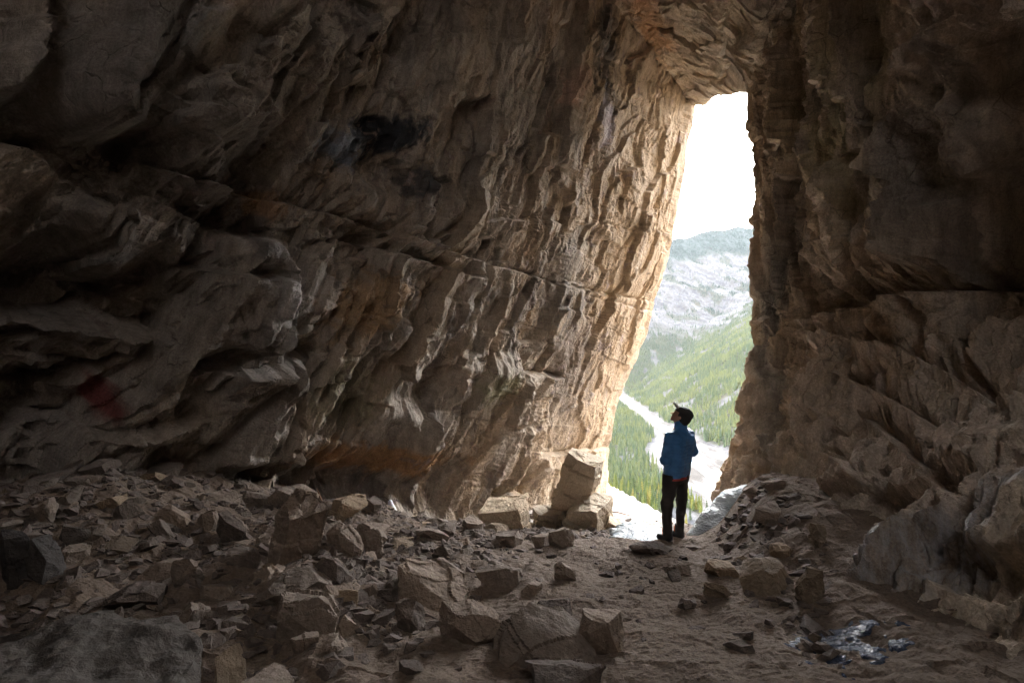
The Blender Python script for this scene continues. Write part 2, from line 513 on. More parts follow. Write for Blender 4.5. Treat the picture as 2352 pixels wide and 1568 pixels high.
spur([(1100, 470), (1095, 640), (1070, 800), (1010, 1000)], 0.170, 50, 16)
spur([(960, 940), (970, 1080), (930, 1200)], 0.476, 70, 20)
spur([(1180, 830), (1175, 960), (1185, 1060), (1190, 1160)], 0.340, 120, 14)
spur([(1245, 860), (1240, 1000), (1255, 1100)], 0.238, 60, 10)
spur([(1060, 200), (1000, 330), (990, 420)], 0.238, 60, 20)
spur([(830, 60), (760, 200), (730, 330)], 0.340, 90, 26)
spur([(120, -50), (60, 120), (20, 220)], 0.510, 60, 30)
# hollows
D -= 0.85 * blob(px, py, 230, 690, 190, 95) * (py < 775 + 8 * fbm(px / 40, py / 40, 3)) 
D -= 0.7 * blob(px, py, 790, 1125, 170, 60, 0.1)
D -= 0.55 * blob(px, py, 1000, 1130, 75, 75, -0.6)
D -= 0.35 * blob(px, py, 1212, 1110, 22, 60)
D -= 0.35 * blob(px, py, 330, 330, 60, 60) + 0.45 * blob(px, py, 900, 380, 60, 60)
D -= 0.30 * blob(px, py, 60, 960, 110, 120)
# thin open joints
def crack(pts, depth, wpx, vertical=False):
    global D
    if vertical:
        d = px - np.interp(py, [p[1] for p in pts], [p[0] for p in pts]) - 6 * fbm(py / 30, py * 0, 71, 3)
        m = sm(py, pts[0][1] - 8, pts[0][1] + 8) * (1 - sm(py, pts[-1][1] - 8, pts[-1][1] + 8))
    else:
        d = py - line_y(px, pts) - 6 * fbm(px / 30, px * 0, 71, 3)
        m = sm(px, pts[0][0] - 8, pts[0][0] + 8) * (1 - sm(px, pts[-1][0] - 8, pts[-1][0] + 8))
    D -= depth * m * np.exp(-(d / wpx) ** 2)
crack([(1180, 615), (1280, 650), (1400, 675), (1490, 690)], 0.09, 3)
crack([(1360, 500), (1420, 520), (1480, 540)], 0.05, 2.5)
crack([(1360, 680), (1440, 700), (1500, 715)], 0.06, 2.5)
crack([(1045, 660), (1040, 750)], 0.08, 5, True)
crack([(850, 720), (900, 735), (960, 725)], 0.05, 3)
crack([(730, 950), (800, 955)], 0.06, 3)
crack([(1380, 880), (1385, 1000), (1370, 1050)], 0.06, 3, True)
# thin beds breaking up the lower wall beside the mouth
lam = sm(py, 790, 900) * sm(px, 1050, 1110) * (1 - sm(px, 1235, 1265)) + sm(py, 980, 1040) * sm(px, 1350, 1380)
saw = (Z * 6.5 + 2.4 * fbm(a * 1.6, Z * 1.3, 81, 4) + a * 0.9)
sw = saw - np.floor(saw)
D += 0.030 * lam * (sw - 0.5) * (0.6 + _h(np.floor(saw), np.floor(a * 5 + _h(np.floor(saw), np.floor(saw), 5) * 3), 7))
D *= (1 - 0.75 * outer)
D -= 0.9 * D[(T > 5.3) & (T < 6.2) & (np.abs(Z) < 4)].mean() * sm(T, 4.6, 5.6)
edge_soft = 1 - 0.45 * sm(T, 5.5, 6.0)
D = np.where(T > 5.2, D * edge_soft, D)
D = blur(D, 1)
st, ed = cellstep(ac * 9 + .3 * fbm(a * 9, Z * 9, 45, 2), al * 5, 147, 0.9, 0.2)
D += 0.020 * pat * st + 0.014 * pat * facets(ac * 17, al * 11, 149, 1.0, 0.9, 0.4, -1) + 0.006 * facets(ac * 36, al * 26, 151, 1.0, 0.9, 0.4, 1) + 0.007 * fbm(a * 30, Z * 30, 153, 3, .7)
P = P + Nn * D[..., None]
# colour of the stone: stains and tonal patches, plus shade painted far left
n1 = sm(fbm(a * 0.6, Z * 0.45, 101, 4), -0.35, 0.45)
n2 = sm(fbm(ac * 1.3, al * 0.35, 103, 5, 0.6), -0.3, 0.4)
n3 = sm(fbm(a * 2.2 + 0.5 * fbm(a, Z, 107), Z * 0.22, 105, 4, 0.6), -0.05, 0.5)
base = np.zeros(P.shape)
base[:] = (0.41, 0.35, 0.29)
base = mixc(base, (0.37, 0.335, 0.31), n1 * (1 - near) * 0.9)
base = mixc(base, (0.41, 0.31, 0.215), (n2 * (0.25 + 0.6 * near)))
base = mixc(base, (0.36, 0.27, 0.18), 0.8 * sm(T, 5.0, 5.9))
base = mixc(base, (0.13, 0.11, 0.10), 0.75 * n3 * sm(fbm(a * 0.4, Z * 0.3, 111, 2), -0.1, 0.3) * (1 - 0.8 * sm(T, 5.5, 6.0)))
brk = fbm(a * 3.2, Z * 2.0, 115, 5, 0.7)
g = lambda *k, **q: sm(blob(px, py, *k, **q) + 0.55 * brk, 0.22, 0.75)
base = mixc(base, (0.30, 0.33, 0.38), g(830, 330, 75, 55))
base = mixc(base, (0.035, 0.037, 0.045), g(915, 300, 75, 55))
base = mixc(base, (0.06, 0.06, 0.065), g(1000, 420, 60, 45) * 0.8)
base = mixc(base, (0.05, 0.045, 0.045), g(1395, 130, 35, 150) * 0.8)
base = mixc(base, (0.50, 0.47, 0.52), g(1395, 270, 12, 75) * 0.75)
base = mixc(base, (0.62, 0.42, 0.33), g(1320, 200, 22, 50, 0.4) * 0.7)
base = mixc(base, (0.48, 0.26, 0.11), g(640, 470, 70, 35) * 0.55)
base = mixc(base, (0.46, 0.24, 0.09), g(860, 1060, 180, 40) * 0.75)
base = mixc(base, (0.42, 0.25, 0.11), g(850, 700, 120, 60, -0.6) * 0.6)
base = mixc(base, (0.21, 0.20, 0.12), g(790, 910, 110, 90) * 0.6)
base = mixc(base, (0.21, 0.22, 0.11), g(1125, 885, 55, 30, -0.5) * 0.6)
base = mixc(base, (0.16, 0.13, 0.11), g(1310, 830, 60, 150, 0.1) * 0.75)
base = mixc(base, (0.22, 0.20, 0.18), g(1290, 640, 60, 110, 0.15) * 0.6)
base = mixc(base, (0.22, 0.015, 0.02), g(262, 935, 34, 50) * 0.8)
base = mixc(base, (0.42, 0.42, 0.43), g(340, 110, 110, 150, 0.3) * 0.6)
base = mixc(base, (0.46, 0.46, 0.46), g(640, 660, 45, 110) * 0.4)
base = mixc(base, (0.20, 0.175, 0.155), 0.8 * (1 - sm(T, 3.2, 4.6)) * sm(fbm(a * .9, Z * .7, 119, 4), -0.5, 0.2))  # far left darkened in the colour to stand in for shade
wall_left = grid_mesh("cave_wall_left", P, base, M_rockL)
tag(wall_left, kind='structure')
WL_P, WL_px, WL_py = P, px, py
del U, Nn, D, wx, wz, al, ac, st, ed

# ------------------------------------------------------------------ RIGHT WALL
RP = [(3.4, -7), (3.0, -2), (2.4, 1), (2.3, 2.6), (2.75, 4.75), (3.5, 7.2), (3.95, 8.8), (4.24, 9.9), (5.2, 10.6), (9, 11.6), (15, 12)]
plan, tpar = ncurve(RP, [.12, .08, .022, .012, .012, .013, .014, .018, .06, .12])
zs = np.concatenate([np.arange(-18, -4.2, .14), np.arange(-4.2, -2.6, .03), np.arange(-2.6, 5.2, .0135), np.arange(5.2, 8.8, .022), np.arange(8.8, 12.6, .08)])
near_off = np.interp(zs, [-14, -3, -2, -1, 0, .5, 1.5, 3, 5, 7, 12], [-3, -.6, 0, .85, 1.85, 2.3, 2.35, 2.1, 1.5, .8, 0])
mid_off = np.interp(zs, [-14, -3, -2, -1, 0, .5, 1.5, 3, 5, 7, 12], [-3, -.3, 0, .38, .8, .98, .95, .9, .8, .6, .3])
mouth_off = np.interp(zs, [-18, -2.56, -1.49, -.83, -.41, .66, 1.82, 2.48, 3.3, 4.3, 6, 13], [-4, -.33, 0, .08, .29, .40, .36, .41, .39, .31, .3, .3])
T1 = tpar[:, None]
wN = 1 - sm(T1, 3.8, 5.6); wM = sm(T1, 5.6, 6.9)
off = near_off[None] * wN + mouth_off[None] * wM + mid_off[None] * (1 - wN - wM)
U, Z = np.meshgrid(np.arange(len(plan)), zs, indexing='ij')
P = np.zeros(U.shape + (3,))
P[..., 0] = plan[:, 0][:, None] + off
P[..., 1] = plan[:, 1][:, None] + 0 * Z
P[..., 2] = Z
Nn = normals(P)
if Nn[len(plan) // 2, len(zs) // 2, 0] > 0: Nn = -Nn
arc = np.concatenate([[0], np.cumsum(np.linalg.norm(np.diff(plan, axis=0), axis=1))])
T = tpar[:, None] + 0 * Z
px, py = proj(P)
a = arc[:, None] + 0 * Z
near = 1 - sm(T, 3.8, 5.8)
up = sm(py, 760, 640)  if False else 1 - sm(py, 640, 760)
wx = a + 0.08 * fbm(a * 0.9, Z * 0.9, 231, 2); wz = Z + 0.08 * fbm(a * 0.9 + 9, Z * 0.9, 237, 2)
D = 0.26 * fbm(a * 0.5, Z * 0.4, 203, 3) * (0.35 + 0.65 * near)
# drapery of vertical flutes above
st, ed = cellstep(wx * 1.5 + .2 * fbm(a * 2, Z * 2, 233, 4, .6), wz * 0.45, 212, 0.45, 0.5)
D += up * 0.42 * st
st, ed = cellstep(wx * 3.4 + .2 * fbm(a * 4, Z * 4, 235, 3, .6), wz * 1.0, 214, 0.5, 0.5)
D += 0.16 * st
D += up * (0.42 * near + 0.22) * facets(wx * 1.6, wz * 0.5, 211, 0.9, 0.5, 0.45, -1)
D += up * (0.20) * facets(wx * 3.6, wz * 1.1, 213, 1.0, 0.5, 0.4, -1)
# blocky beds below
rx = wx * 0.9 - wz * 0.35; rz = wz + 0.25 * wx
D += (1 - up) * (0.12 + 0.10 * sm(Z, -1.4, -.6)) * facets(rx * 1.1, rz * 1.2, 217, 0.7, 0.6, 0.3, 1)
D += (1 - up) * 0.15 * facets(rx * 3.0, rz * 2.6, 219, 0.9, 0.6, 0.35, -1)
bh, bj = beds(a, Z + 0.30 * (a - 8) + 0.05 * fbm(a, Z, 249, 2), 0.55, 1.3, 253)
D += (1 - up * 0.75) * (0.24 * bh - 0.05 * bj)
bh, bj = beds(a + 3, Z + 0.42 * (a - 8) + 0.04 * fbm(a, Z, 250, 2), 0.24, 0.55, 259, 0.3)
D += (1 - up) * (0.09 * bh - 0.02 * bj)
st, ed = cellstep(wx * 4.5 + .15 * fbm(a * 7, Z * 7, 245, 2), wz * 2.4, 247, 0.9)
D += 0.07 * st
D += 0.055 * facets(wx * 8, wz * 4.5, 223, 1.0, 0.6, 0.4, -1) + 0.012 * facets(wx * 20, wz * 13, 225, 1.0, 0.8, 0.4, 1)
D += 0.012 * ridge(wx * 7, wz * 4, 251, 4, 0.6) + 0.008 * fbm(a * 26, Z * 26, 257, 3, 0.6)
ledge([(1780, 745), (1900, 716), (2000, 700), (2200, 662), (2400, 668)], 0.85, 50, 1830, 2420, 0.22, 30)
ledge([(1840, 765), (1960, 785), (2060, 805), (2200, 870), (2300, 925), (2400, 960)], 0.40, 40, 1850, 2420, 0.14, 20)
ledge([(1910, 850), (1990, 895), (2070, 930), (2140, 965)], 0.22, 32, 1925, 2120, 0.10, 12)
ledge([(1930, 920), (2030, 985), (2110, 1060), (2220, 1135)], 0.24, 30, 1960, 2200, 0.10, 12)
ledge([(1880, 1010), (1960, 1080), (2040, 1160)], 0.16, 24, 1890, 2040, 0.06, 12)
crack([(1925, 700), (1908, 740), (1900, 780)], 0.30, 7, True)
crack([(1992, 700), (1985, 750), (1990, 790)], 0.32, 9, True)
crack([(2215, 680), (2210, 760), (2230, 860)], 0.34, 9, True)
crack([(2245, 900), (2240, 1000), (2215, 1080), (2180, 1140)], 0.28, 8, True)
crack([(2120, 1080), (2220, 1140), (2250, 1200)], 0.2, 7)
def spurR(pts, amp, wl, wr):
    global D
    ys = [p[1] for p in pts]; xs = [p[0] for p in pts]
    xl = np.interp(py, ys, xs) + 9 * fbm(py / 40, py * 0 + amp * 7, 91, 3)
    m = sm(py, ys[0] - 35, ys[0] + 25) * (1 - sm(py, ys[-1] - 25, ys[-1] + 35))
    d = px - xl
    D += amp * m * np.where(d < 0, np.exp(-np.abs(d / wl) ** 1.5), np.exp(-(d / wr) ** 2))
spurR([(2140, -40), (2150, 60), (2130, 100)], 0.340, 16, 60)
spurR([(2075, 110), (2060, 200), (2040, 300), (2010, 400), (1980, 500), (1960, 640)], 0.408, 22, 80)
spurR([(2140, 240), (2150, 330), (2120, 420), (2100, 600)], 0.374, 16, 60)
spurR([(1930, 380), (1900, 470), (1890, 600)], 0.238, 16, 60)
spurR([(1850, -20), (1870, 200), (1850, 400), (1860, 640)], 0.170, 12, 40)
D -= 0.55 * blob(px, py, 2240, 160, 60, 200, 0.1) + 0.6 * blob(px, py, 2230, 560, 35, 120)
D -= 0.16 * blob(px, py, 2000, 1180, 60, 70, 0.6) + 0.16 * blob(px, py, 1950, 1290, 40, 90)
D -= 0.12 * blob(px, py, 1765, 900, 22, 300) * sm(T, 5.0, 6.0)
outer = sm(T, 7.1, 7.8)
D *= (1 - 0.7 * outer)
D -= 0.9 * D[(T > 6.2) & (T < 7.2) & (np.abs(Z) < 4)].mean() * sm(T, 5.0, 6.2)
D = D * (1 - 0.5 * sm(T, 6.2, 6.9))
D = blur(D, 1)
st, ed = cellstep(wx * 8 + .3 * fbm(a * 9, Z * 9, 345, 2), wz * 4.5, 347, 0.9, 0.2)
D += 0.024 * st + 0.016 * facets(wx * 17, wz * 10, 349, 1.0, 0.9, 0.4, -1) + 0.006 * facets(wx * 36, wz * 26, 351, 1.0, 0.9, 0.4, 1) + 0.008 * fbm(a * 30, Z * 30, 353, 3, .7)
P = P + Nn * D[..., None]
n1 = sm(fbm(a * 0.6, Z * 0.45, 301, 4), -0.35, 0.45)
n2 = sm(fbm(wx * 2.0, wz * 0.4, 303, 5, 0.6), -0.3, 0.4)
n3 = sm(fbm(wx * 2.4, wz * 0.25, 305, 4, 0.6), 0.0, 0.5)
base = np.zeros(P.shape); base[:] = (0.52, 0.425, 0.33)
base = mixc(base, (0.47, 0.39, 0.33), n1 * near * 0.8)
base = mixc(base, (0.40, 0.285, 0.17), n2 * 0.6 * (1 - near))
base = mixc(base, (0.46, 0.33, 0.20), sm(T, 6.4, 7.0) * 0.7)
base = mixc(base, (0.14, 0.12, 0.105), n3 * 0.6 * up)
base = mixc(base, (0.21, 0.20, 0.18), np.clip(blob(px, py, 1765, 850, 20, 330) * 1.4, 0, 1) * 0.7 * sm(T, 4.6, 5.4))  # shade on the jamb's unlit side, painted as a dark strip
base = mixc(base, (0.26, 0.25, 0.11), 0.5 * np.clip(blob(px, py, 1930, 260, 90, 200) * (n2 * 1.4), 0, 1))
wetm = sm(blob(px, py, 2180, 1260, 230, 70, -0.6, 1.2) + .8 * blob(px, py, 2040, 1340, 60, 100, 0.2) + 0.5 * fbm(a * 3, Z * 3, 401, 4, .6), 0.35, 0.8)
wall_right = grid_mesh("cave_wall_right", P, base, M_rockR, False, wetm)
tag(wall_right, kind='structure')
del U, Nn, D, wx, wz, rx, rz, px, py

# ------------------------------------------------------------------ ROOF
# columns across, each from the outside top over the lip to the back of the cave
LIPS = [(-9, 14.6, 7.6), (2.5, 14.9, 7.3), (4.55, 14.5, 7.0), (4.90, 13.6, 6.62), (4.88, 12.7, 6.36), (4.84, 11.9, 6.08), (4.76, 11.1, 5.66), (4.66, 10.4, 5.28), (4.62, 9.9, 4.96), (5.4, 9.9, 4.9), (8, 10.4, 4.9), (14, 11.5, 5)]
IN1 = [(-9, 12.5, 7.7), (2.0, 13.2, 7.4), (3.75, 13.1, 7.15), (4.05, 12.3, 6.95), (4.15, 11.6, 6.62), (4.25, 10.9, 6.28), (4.30, 10.2, 5.95), (4.32, 9.6, 5.65), (4.38, 9.1, 5.4), (5.4, 9.0, 5.4), (8, 9.2, 5.5), (14, 10, 5.6)]
IN2 = [(-9, 10, 8.1), (1.0, 11, 7.9), (2.5, 11.0, 7.7), (2.85, 10.5, 7.5), (3.15, 10.0, 7.25), (3.4, 9.5, 7.0), (3.65, 9.0, 6.75), (3.85, 8.5, 6.5), (4.1, 8.0, 6.3), (5.4, 7.8, 6.3), (8, 7.8, 6.4), (14, 8, 6.6)]
rows = []
od = np.array([(0, 1, 0), (0, 1, 0), (.5, .8, 0), (.9, .4, 0), (1, .1, 0), (1, 0, 0), (1, 0, 0), (1, .1, 0), (.8, .6, 0), (.2, 1, 0), (0, 1, 0), (0, 1, 0)])
LI = np.array(LIPS, float); I1 = np.array(IN1, float); I2 = np.array(IN2, float)
up3 = np.array((0, 0, 1.0))
rows = [LI + od * 4.0 + up3 * 13, LI + od * 1.7 + up3 * 5, LI + od * 0.55 + up3 * 1.2, LI, I1, I2]
xa = np.array([-9, -2, 0.3, 1.0, 1.6, 2.2, 2.8, 3.4, 4.0, 5.4, 8, 14.0])
for yv, zv in ((6.2, 8.6), (3.0, 9.3), (0, 9.1), (-7, 8.6)):
    # unseen opening added in the roof behind the camera to let in fill light
    rows.append(np.stack([xa, (xa * 0 + yv) if yv > -1 else np.where((xa > -0.5) & (xa < 3), -3.0, -7.0), xa * 0 + zv], 1))
G = np.stack(rows)                                    # (10, 12, 3)
tu = np.concatenate([i + np.arange(n) / n for i, n in enumerate((30, 40, 60, 70, 110, 90, 40, 25, 30))] + [[9.0]])
tv = np.concatenate([i + np.arange(n) / n for i, n in enumerate((60, 60, 60, 60, 60, 60, 50, 40, 40, 30, 40))] + [[11.0]])
G1 = crom(G.reshape(10, -1), tu).reshape(len(tu), 12, 3).transpose(1, 0, 2)
Pm = crom(G1.reshape(12, -1), tv).reshape(len(tv), len(tu), 3).transpose(1, 0, 2)
X = Pm[..., 0]
arc = np.cumsum(np.concatenate([np.zeros((1, len(tv))), np.linalg.norm(np.diff(Pm, axis=0), axis=2)]), axis=0)
Xa = np.cumsum(np.concatenate([np.zeros((len(tu), 1)), np.linalg.norm(np.diff(Pm, axis=1), axis=2)], axis=1), axis=1) * 0.5 + 0.5 * (X + Pm[..., 1])
Nn = normals(Pm)
if Nn[330, len(tv) // 2, 2] > 0: Nn = -Nn
fall = np.exp(-((tu[:, None] - 3.0) / 0.55) ** 2) + 0 * X
X = Pm[..., 0] + 0.2 * Pm[..., 2]; arc = Pm[..., 1] * 0.95 - Pm[..., 2] * 0.6
st, ed = cellstep(X * 2.2 + .3 * fbm(X, arc, 531, 3), arc * 1.8, 533, .8)
D = 0.10 * st + 0.16 * fbm(X * 0.6, arc * 0.6, 503, 3) + 0.17 * facets(X * 1.2, arc * 1.1, 511, 0.6, 0.5, 0.3, 1) + 0.09 * facets(X * 3.2 + arc, arc * 2.8 - X, 513, 0.7, 0.6, 0.4, -1)
D += 0.035 * facets(X * 8, arc * 7, 515, 0.8, 0.6, 0.4, 1) + 0.02 * ridge(X * 6, arc * 6, 517, 3)
pxr, pyr = proj(Pm)
D -= 0.15 * np.exp(-((pxr - 1665 - 14 * fbm(pyr / 40, pyr * 0, 519, 3)) / 4) ** 2) * (pyr < 190)
D += 0.28 * blob(pxr, pyr, 1728, 105, 24, 26)
st, ed = cellstep(X * 6 + .3 * fbm(X * 6, arc * 6, 541, 3), arc * 6, 543, .9)
D += 0.04 * st + .015 * facets(X * 15, arc * 15, 545, 1, .8, .4, 1)
D *= 1 - 0.45 * fall
Pm = Pm + Nn * D[..., None]
n1 = sm(fbm(X * 1.2, arc * 1.2, 521, 4), -0.3, 0.4)
base = np.zeros(Pm.shape); base[:] = (0.58, 0.48, 0.35)  # pale base colour stands in for bounce light under the arch
base = mixc(base, (0.36, 0.31, 0.27), n1 * 0.6)
base = mixc(base, (0.52, 0.25, 0.08), np.clip(1.4 * blob(pxr, pyr, 1505, 60, 45, 110, -0.5), 0, 1) * (0.1 + 0.5 * n1))
base = mixc(base, (0.22, 0.17, 0.13), sm(fbm(X * 3, arc * 3, 523, 3), 0.25, 0.5) * 0.6)
roof = grid_mesh("cave_ceiling", Pm, base, M_rockC)
tag(roof, kind='structure')
# the dark end of the cave behind the camera
bx, bz = np.meshgrid(np.arange(-9, 9.1, .15), np.arange(-3, 8.8, .15), indexing='ij')
Pb = np.stack([bx, -6.2 + 0.5 * fbm(bx * .5, bz * .5, 3, 3) + 0.35 * facets(bx, bz, 5, .6, .5, .4, -1), bz], -1)
bcol = np.zeros(Pb.shape); bcol[:] = (0.3, 0.24, 0.19)
tag(grid_mesh("cave_wall_back", Pb, bcol, M_rockC), kind='structure')

# ------------------------------------------------------------------ FLOOR
xs = np.concatenate([np.arange(-9, -6, .1), np.arange(-6, 5.6, .0165), np.arange(5.6, 9, .1)])
ys = np.concatenate([np.arange(-7, 1.2, .1), np.arange(1.2, 4.5, .012), np.arange(4.5, 9.2, .017), np.arange(9.2, 34, .08)])
X, Y = np.meshgrid(xs, ys, indexing='ij')
Zf = floor_z(X, Y)
wob = fbm(X * 1.1, Y * 1.1, 607, 3)
rough = 0.35 + 0.65 * sm(-X, -0.3, 1.5) + 0.6 * (1 - sm(right_base_x(Y) - X, 0.1, 1.2))
rough = np.clip(rough, 0, 1.2)
Zf += rough * (0.06 * facets(X * 3.1 + wob, Y * 3.1, 611, 0.7, 0.7, 0.4, 1) + 0.035 * facets(X * 8, Y * 8 + wob, 613, 0.8, 0.8, 0.4, 1))
Zf += 0.011 * facets(X * 22, Y * 22, 615, 0.8, 1.0, 0.5, 1) + 0.010 * ridge(X * 7 + Y * 2, Y * 9, 617, 4, 0.65)
dirt = NT("cave_dirt")
p = dirt.pos()
dc = dirt.mix(dirt.noise(p, 1.6, 8, 0.65), (0.135, 0.098, 0.075), (0.235, 0.18, 0.14))
dc = dirt.mix(1.0, dc, dirt.ramp(dirt.noise(p, 55, 5, 0.75), [(0.28, 0.6), (0.72, 1.35)]), 'MULTIPLY')
dh = dirt.math('ADD', dirt.noise(p, 18, 9, 0.75), dirt.math('MULTIPLY', dirt.noise(p, 110, 3, 0.7), 0.2))
gt = dirt.n("SeparateXYZ"); g0 = dirt.n("TexCoord"); dirt.l(g0.outputs['Object'], gt.inputs[0])
yy = dirt.ramp(dirt.math('DIVIDE', gt.outputs[1], 12.0), [(0.70, 0.0), (0.80, 1.0)])
dc = dirt.mix(yy, dc, dirt.mix(dirt.noise(p, 3, 6, 0.6), (0.30, 0.265, 0.235), (0.42, 0.38, 0.35)))
M_dirt = dirt.set(Base_Color=dc, Roughness=0.92, Normal=dirt.bump(dh, 0.03, 0.9), Specular_IOR_Level=0.25)
fl = grid_mesh("cave_floor", np.stack([X, Y, Zf], -1), None, M_dirt)
tag(fl, kind='structure')

# ------------------------------------------------------------------ VALLEY
def river_x(y):
    return np.interp(y, [150, 300, 446, 600, 821, 1100, 1560, 1900, 3000], [80, 150, 178, 205, 242, 270, 320, 345, 350])
def river_w(y):
    return np.interp(y, [300, 446, 560, 640, 760, 900, 1560], [26, 22, 50, 46, 20, 18, 26])
def ridge_z(x):
    return np.interp(x, [-3000, 300, 900, 1010, 1160, 1310, 1400, 1700, 2600], [300, 500, 605, 655, 700, 722, 738, 780, 900])
def terrain(x, y):
    x = np.asarray(x, float); y = np.asarray(y, float)
    xr = river_x(y); w_ = river_w(y)
    d = x - xr
    z = -130 + 0 * x
    z = z + 0.62 * np.maximum(d - w_ * 1.0, 0) * sm(d, 0, 120) + 6 * sm(d, w_ * 0.6, w_ * 1.6) 
    z = z + 3.5 * sm(-d, w_ * .6, w_ * 1.4) + np.maximum(-d - 160, 0) * 0.5
    # mountain closing the valley
    far = -130 + np.maximum(y - 1620 - 0.1 * (x - 300), 0) * 0.68
    z = np.maximum(z, far) + 14 * sm(np.abs(z - far), 120, 0)
    z = np.minimum(z, ridge_z(x * 3000 / np.maximum(y, 1500)) - np.maximum(y - 3000, 0) * 0.5)
    # our own side: the steep apron below the cave
    own = -10 - 0.80 * (y - 14)
    z = np.maximum(z, own)
    amp = sm(y, 60, 500)
    z = z + amp * (16 * fbm(x / 210, y / 210, 701, 3) * sm(np.abs(d), 60, 260) + 4 * fbm(x / 45, y / 45, 703, 3) * sm(np.abs(d), 15, 60))
    up_ = sm(z, 60, 300)
    z = z + up_ * (26 * ridge(x / 260 + y / 500, y / 420, 705, 3) - 20 + 9 * facets(x / 60, y / 110, 707, .8, .8, .4, -1))
    return z
az = np.concatenate([np.arange(-60, 3, 1.5), np.arange(3, 34, .055), np.arange(34, 81, 1.5)])
rr = np.concatenate([np.geomspace(14, 380, 60), np.geomspace(384, 4300, 620), np.geomspace(4400, 9000, 8)])
A, Rr = np.meshgrid(np.radians(az), rr, indexing='ij')
X = Rr * np.sin(A) ; Y = Rr * np.cos(A)
Zt = terrain(X, Y)
# rock or wooded ground
def forest(x, y, z):
    n = fbm(x / 160, y / 160, 801, 4, 0.6)
    n2_ = fbm(x / 55, y / 90, 803, 3, 0.6)
    low = 1 - sm(z + 60 * n, 40, 120)
    band = sm(n + 0.3 * n2_, 0.05, 0.22)
    crest = sm(z - (ridge_z(x * 3000 / np.maximum(y, 1500)) - 190) + 70 * n, -20, 40)
    f = np.clip(low + band * 0.8 + crest, 0, 1)
    xr = river_x(y); w_ = river_w(y); d = np.abs(x - xr)
    f = f * sm(d + 9 * n2_, w_ * 1.0, w_ * 1.25)
    gl = sm(fbm(x / 34 + 7, y / 80, 811, 3), 0.16, 0.3)
    return f * (1 - 0.85 * gl)
Fo = forest(X, Y, Zt)
xr = river_x(Y); w_ = river_w(Y); d = (X - xr)
col = np.zeros(X.shape + (3,)); col[:] = (0.0432, 0.0418, 0.0432)
fine = fbm(X / 14, Y / 30, 821, 4, 0.65)
strata = fbm(X / 70, (Zt + 0.25 * X) / 9, 823, 4, 0.7)
col = mixc(col, (0.0612, 0.0605, 0.0662), sm(fine + strata, -0.3, 0.4))
col = mixc(col, (0.0252, 0.0259, 0.0324), sm(strata, 0.1, 0.4) * 0.9)
col = mixc(col, (0.0216, 0.0245, 0.0130), Fo * 0.95)
col = mixc(col, (0.0432, 0.0374, 0.0288), sm(fbm(X / 20, Y / 50, 827, 3), 0.1, 0.35) * Fo * 0.6)
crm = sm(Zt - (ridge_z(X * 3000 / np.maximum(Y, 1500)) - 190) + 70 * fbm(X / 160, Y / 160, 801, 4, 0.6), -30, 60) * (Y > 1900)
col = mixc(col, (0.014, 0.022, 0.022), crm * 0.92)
gr = 1 - sm(np.abs(d) + 5 * fine, w_ * .85, w_ * 1.15)
gr = gr * (Y > 200)
col = mixc(col, (0.085, 0.080, 0.078), gr)
col = mixc(col, (0.0324, 0.0288, 0.0259), gr * sm(fbm(X / 16, Y / 60, 831, 3), 0.0, 0.3) * 0.8)
mt = NT("valley_ground")
at_ = mt.n("Attribute"); at_.attribute_name = "tint"
p = mt.pos()
cc = mt.mix(1.0, at_.outputs['Color'], mt.ramp(mt.noise(p, 0.09, 8, 0.75), [(0.3, 0.7), (0.7, 1.3)]), 'MULTIPLY')
M_ground = mt.set(Base_Color=cc, Roughness=0.95, Normal=mt.bump(mt.noise(p, 0.06, 8, 0.75), 6.0, 0.8), Specular_IOR_Level=0.1)
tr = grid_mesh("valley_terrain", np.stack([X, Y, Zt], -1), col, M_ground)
tag(tr, kind='structure')
# the creek
ys = np.geomspace(300, 1750, 260)
cx_ = river_x(ys) + 6 * fbm(ys / 70, ys * 0, 841, 2); hw = 4.5 + 2.0 * fbm(ys / 40, ys * 0, 843, 2)
Pc = np.stack([np.stack([cx_ - hw, ys, terrain(cx_ - hw, ys) * 0 - 128.6], -1), np.stack([cx_ + hw, ys, ys * 0 - 128.6], -1)], 1)
for side in (0, 1):
    Pc[:, side, 2] = np.maximum(terrain(Pc[:, 0, 0], ys), terrain(Pc[:, 1, 0], ys)) + 0.4
wm = NT("creek_ice"); M_creek = wm.set(Base_Color=(0.16, 0.17, 0.18), Roughness=0.35)
tag(grid_mesh("creek", Pc, None, M_creek), kind='structure')

# ------------------------------------------------------------------ trees of the valley
def leafmat(name, c1, c2):
    m = NT(name); oi = m.n("ObjectInfo"); p = m.pos()
    at = m.n("Attribute"); at.attribute_name = "tint"
    return m
def crown_mat(name, stuff):
    m = NT(name)
    if stuff:
        at = m.n("Attribute"); at.attribute_name = "tint"; c = at.outputs['Color']
    else:
        oi = m.n("ObjectInfo"); c = m.ramp(oi.outputs['Random'], [(0, (0.030, 0.046, 0.018)), (0.35, (0.055, 0.074, 0.02)), (0.75, (0.105, 0.118, 0.024)), (1, (0.14, 0.12, 0.024))])
    return m.set(Base_Color=c, Roughness=0.8, Specular_IOR_Level=0.15)
M_crown = crown_mat("spruce_needles", False)
M_crown_s = crown_mat("forest_needles", True)
M_trunk = NT("spruce_bark").set(Base_Color=(0.14, 0.11, 0.09), Roughness=0.9)

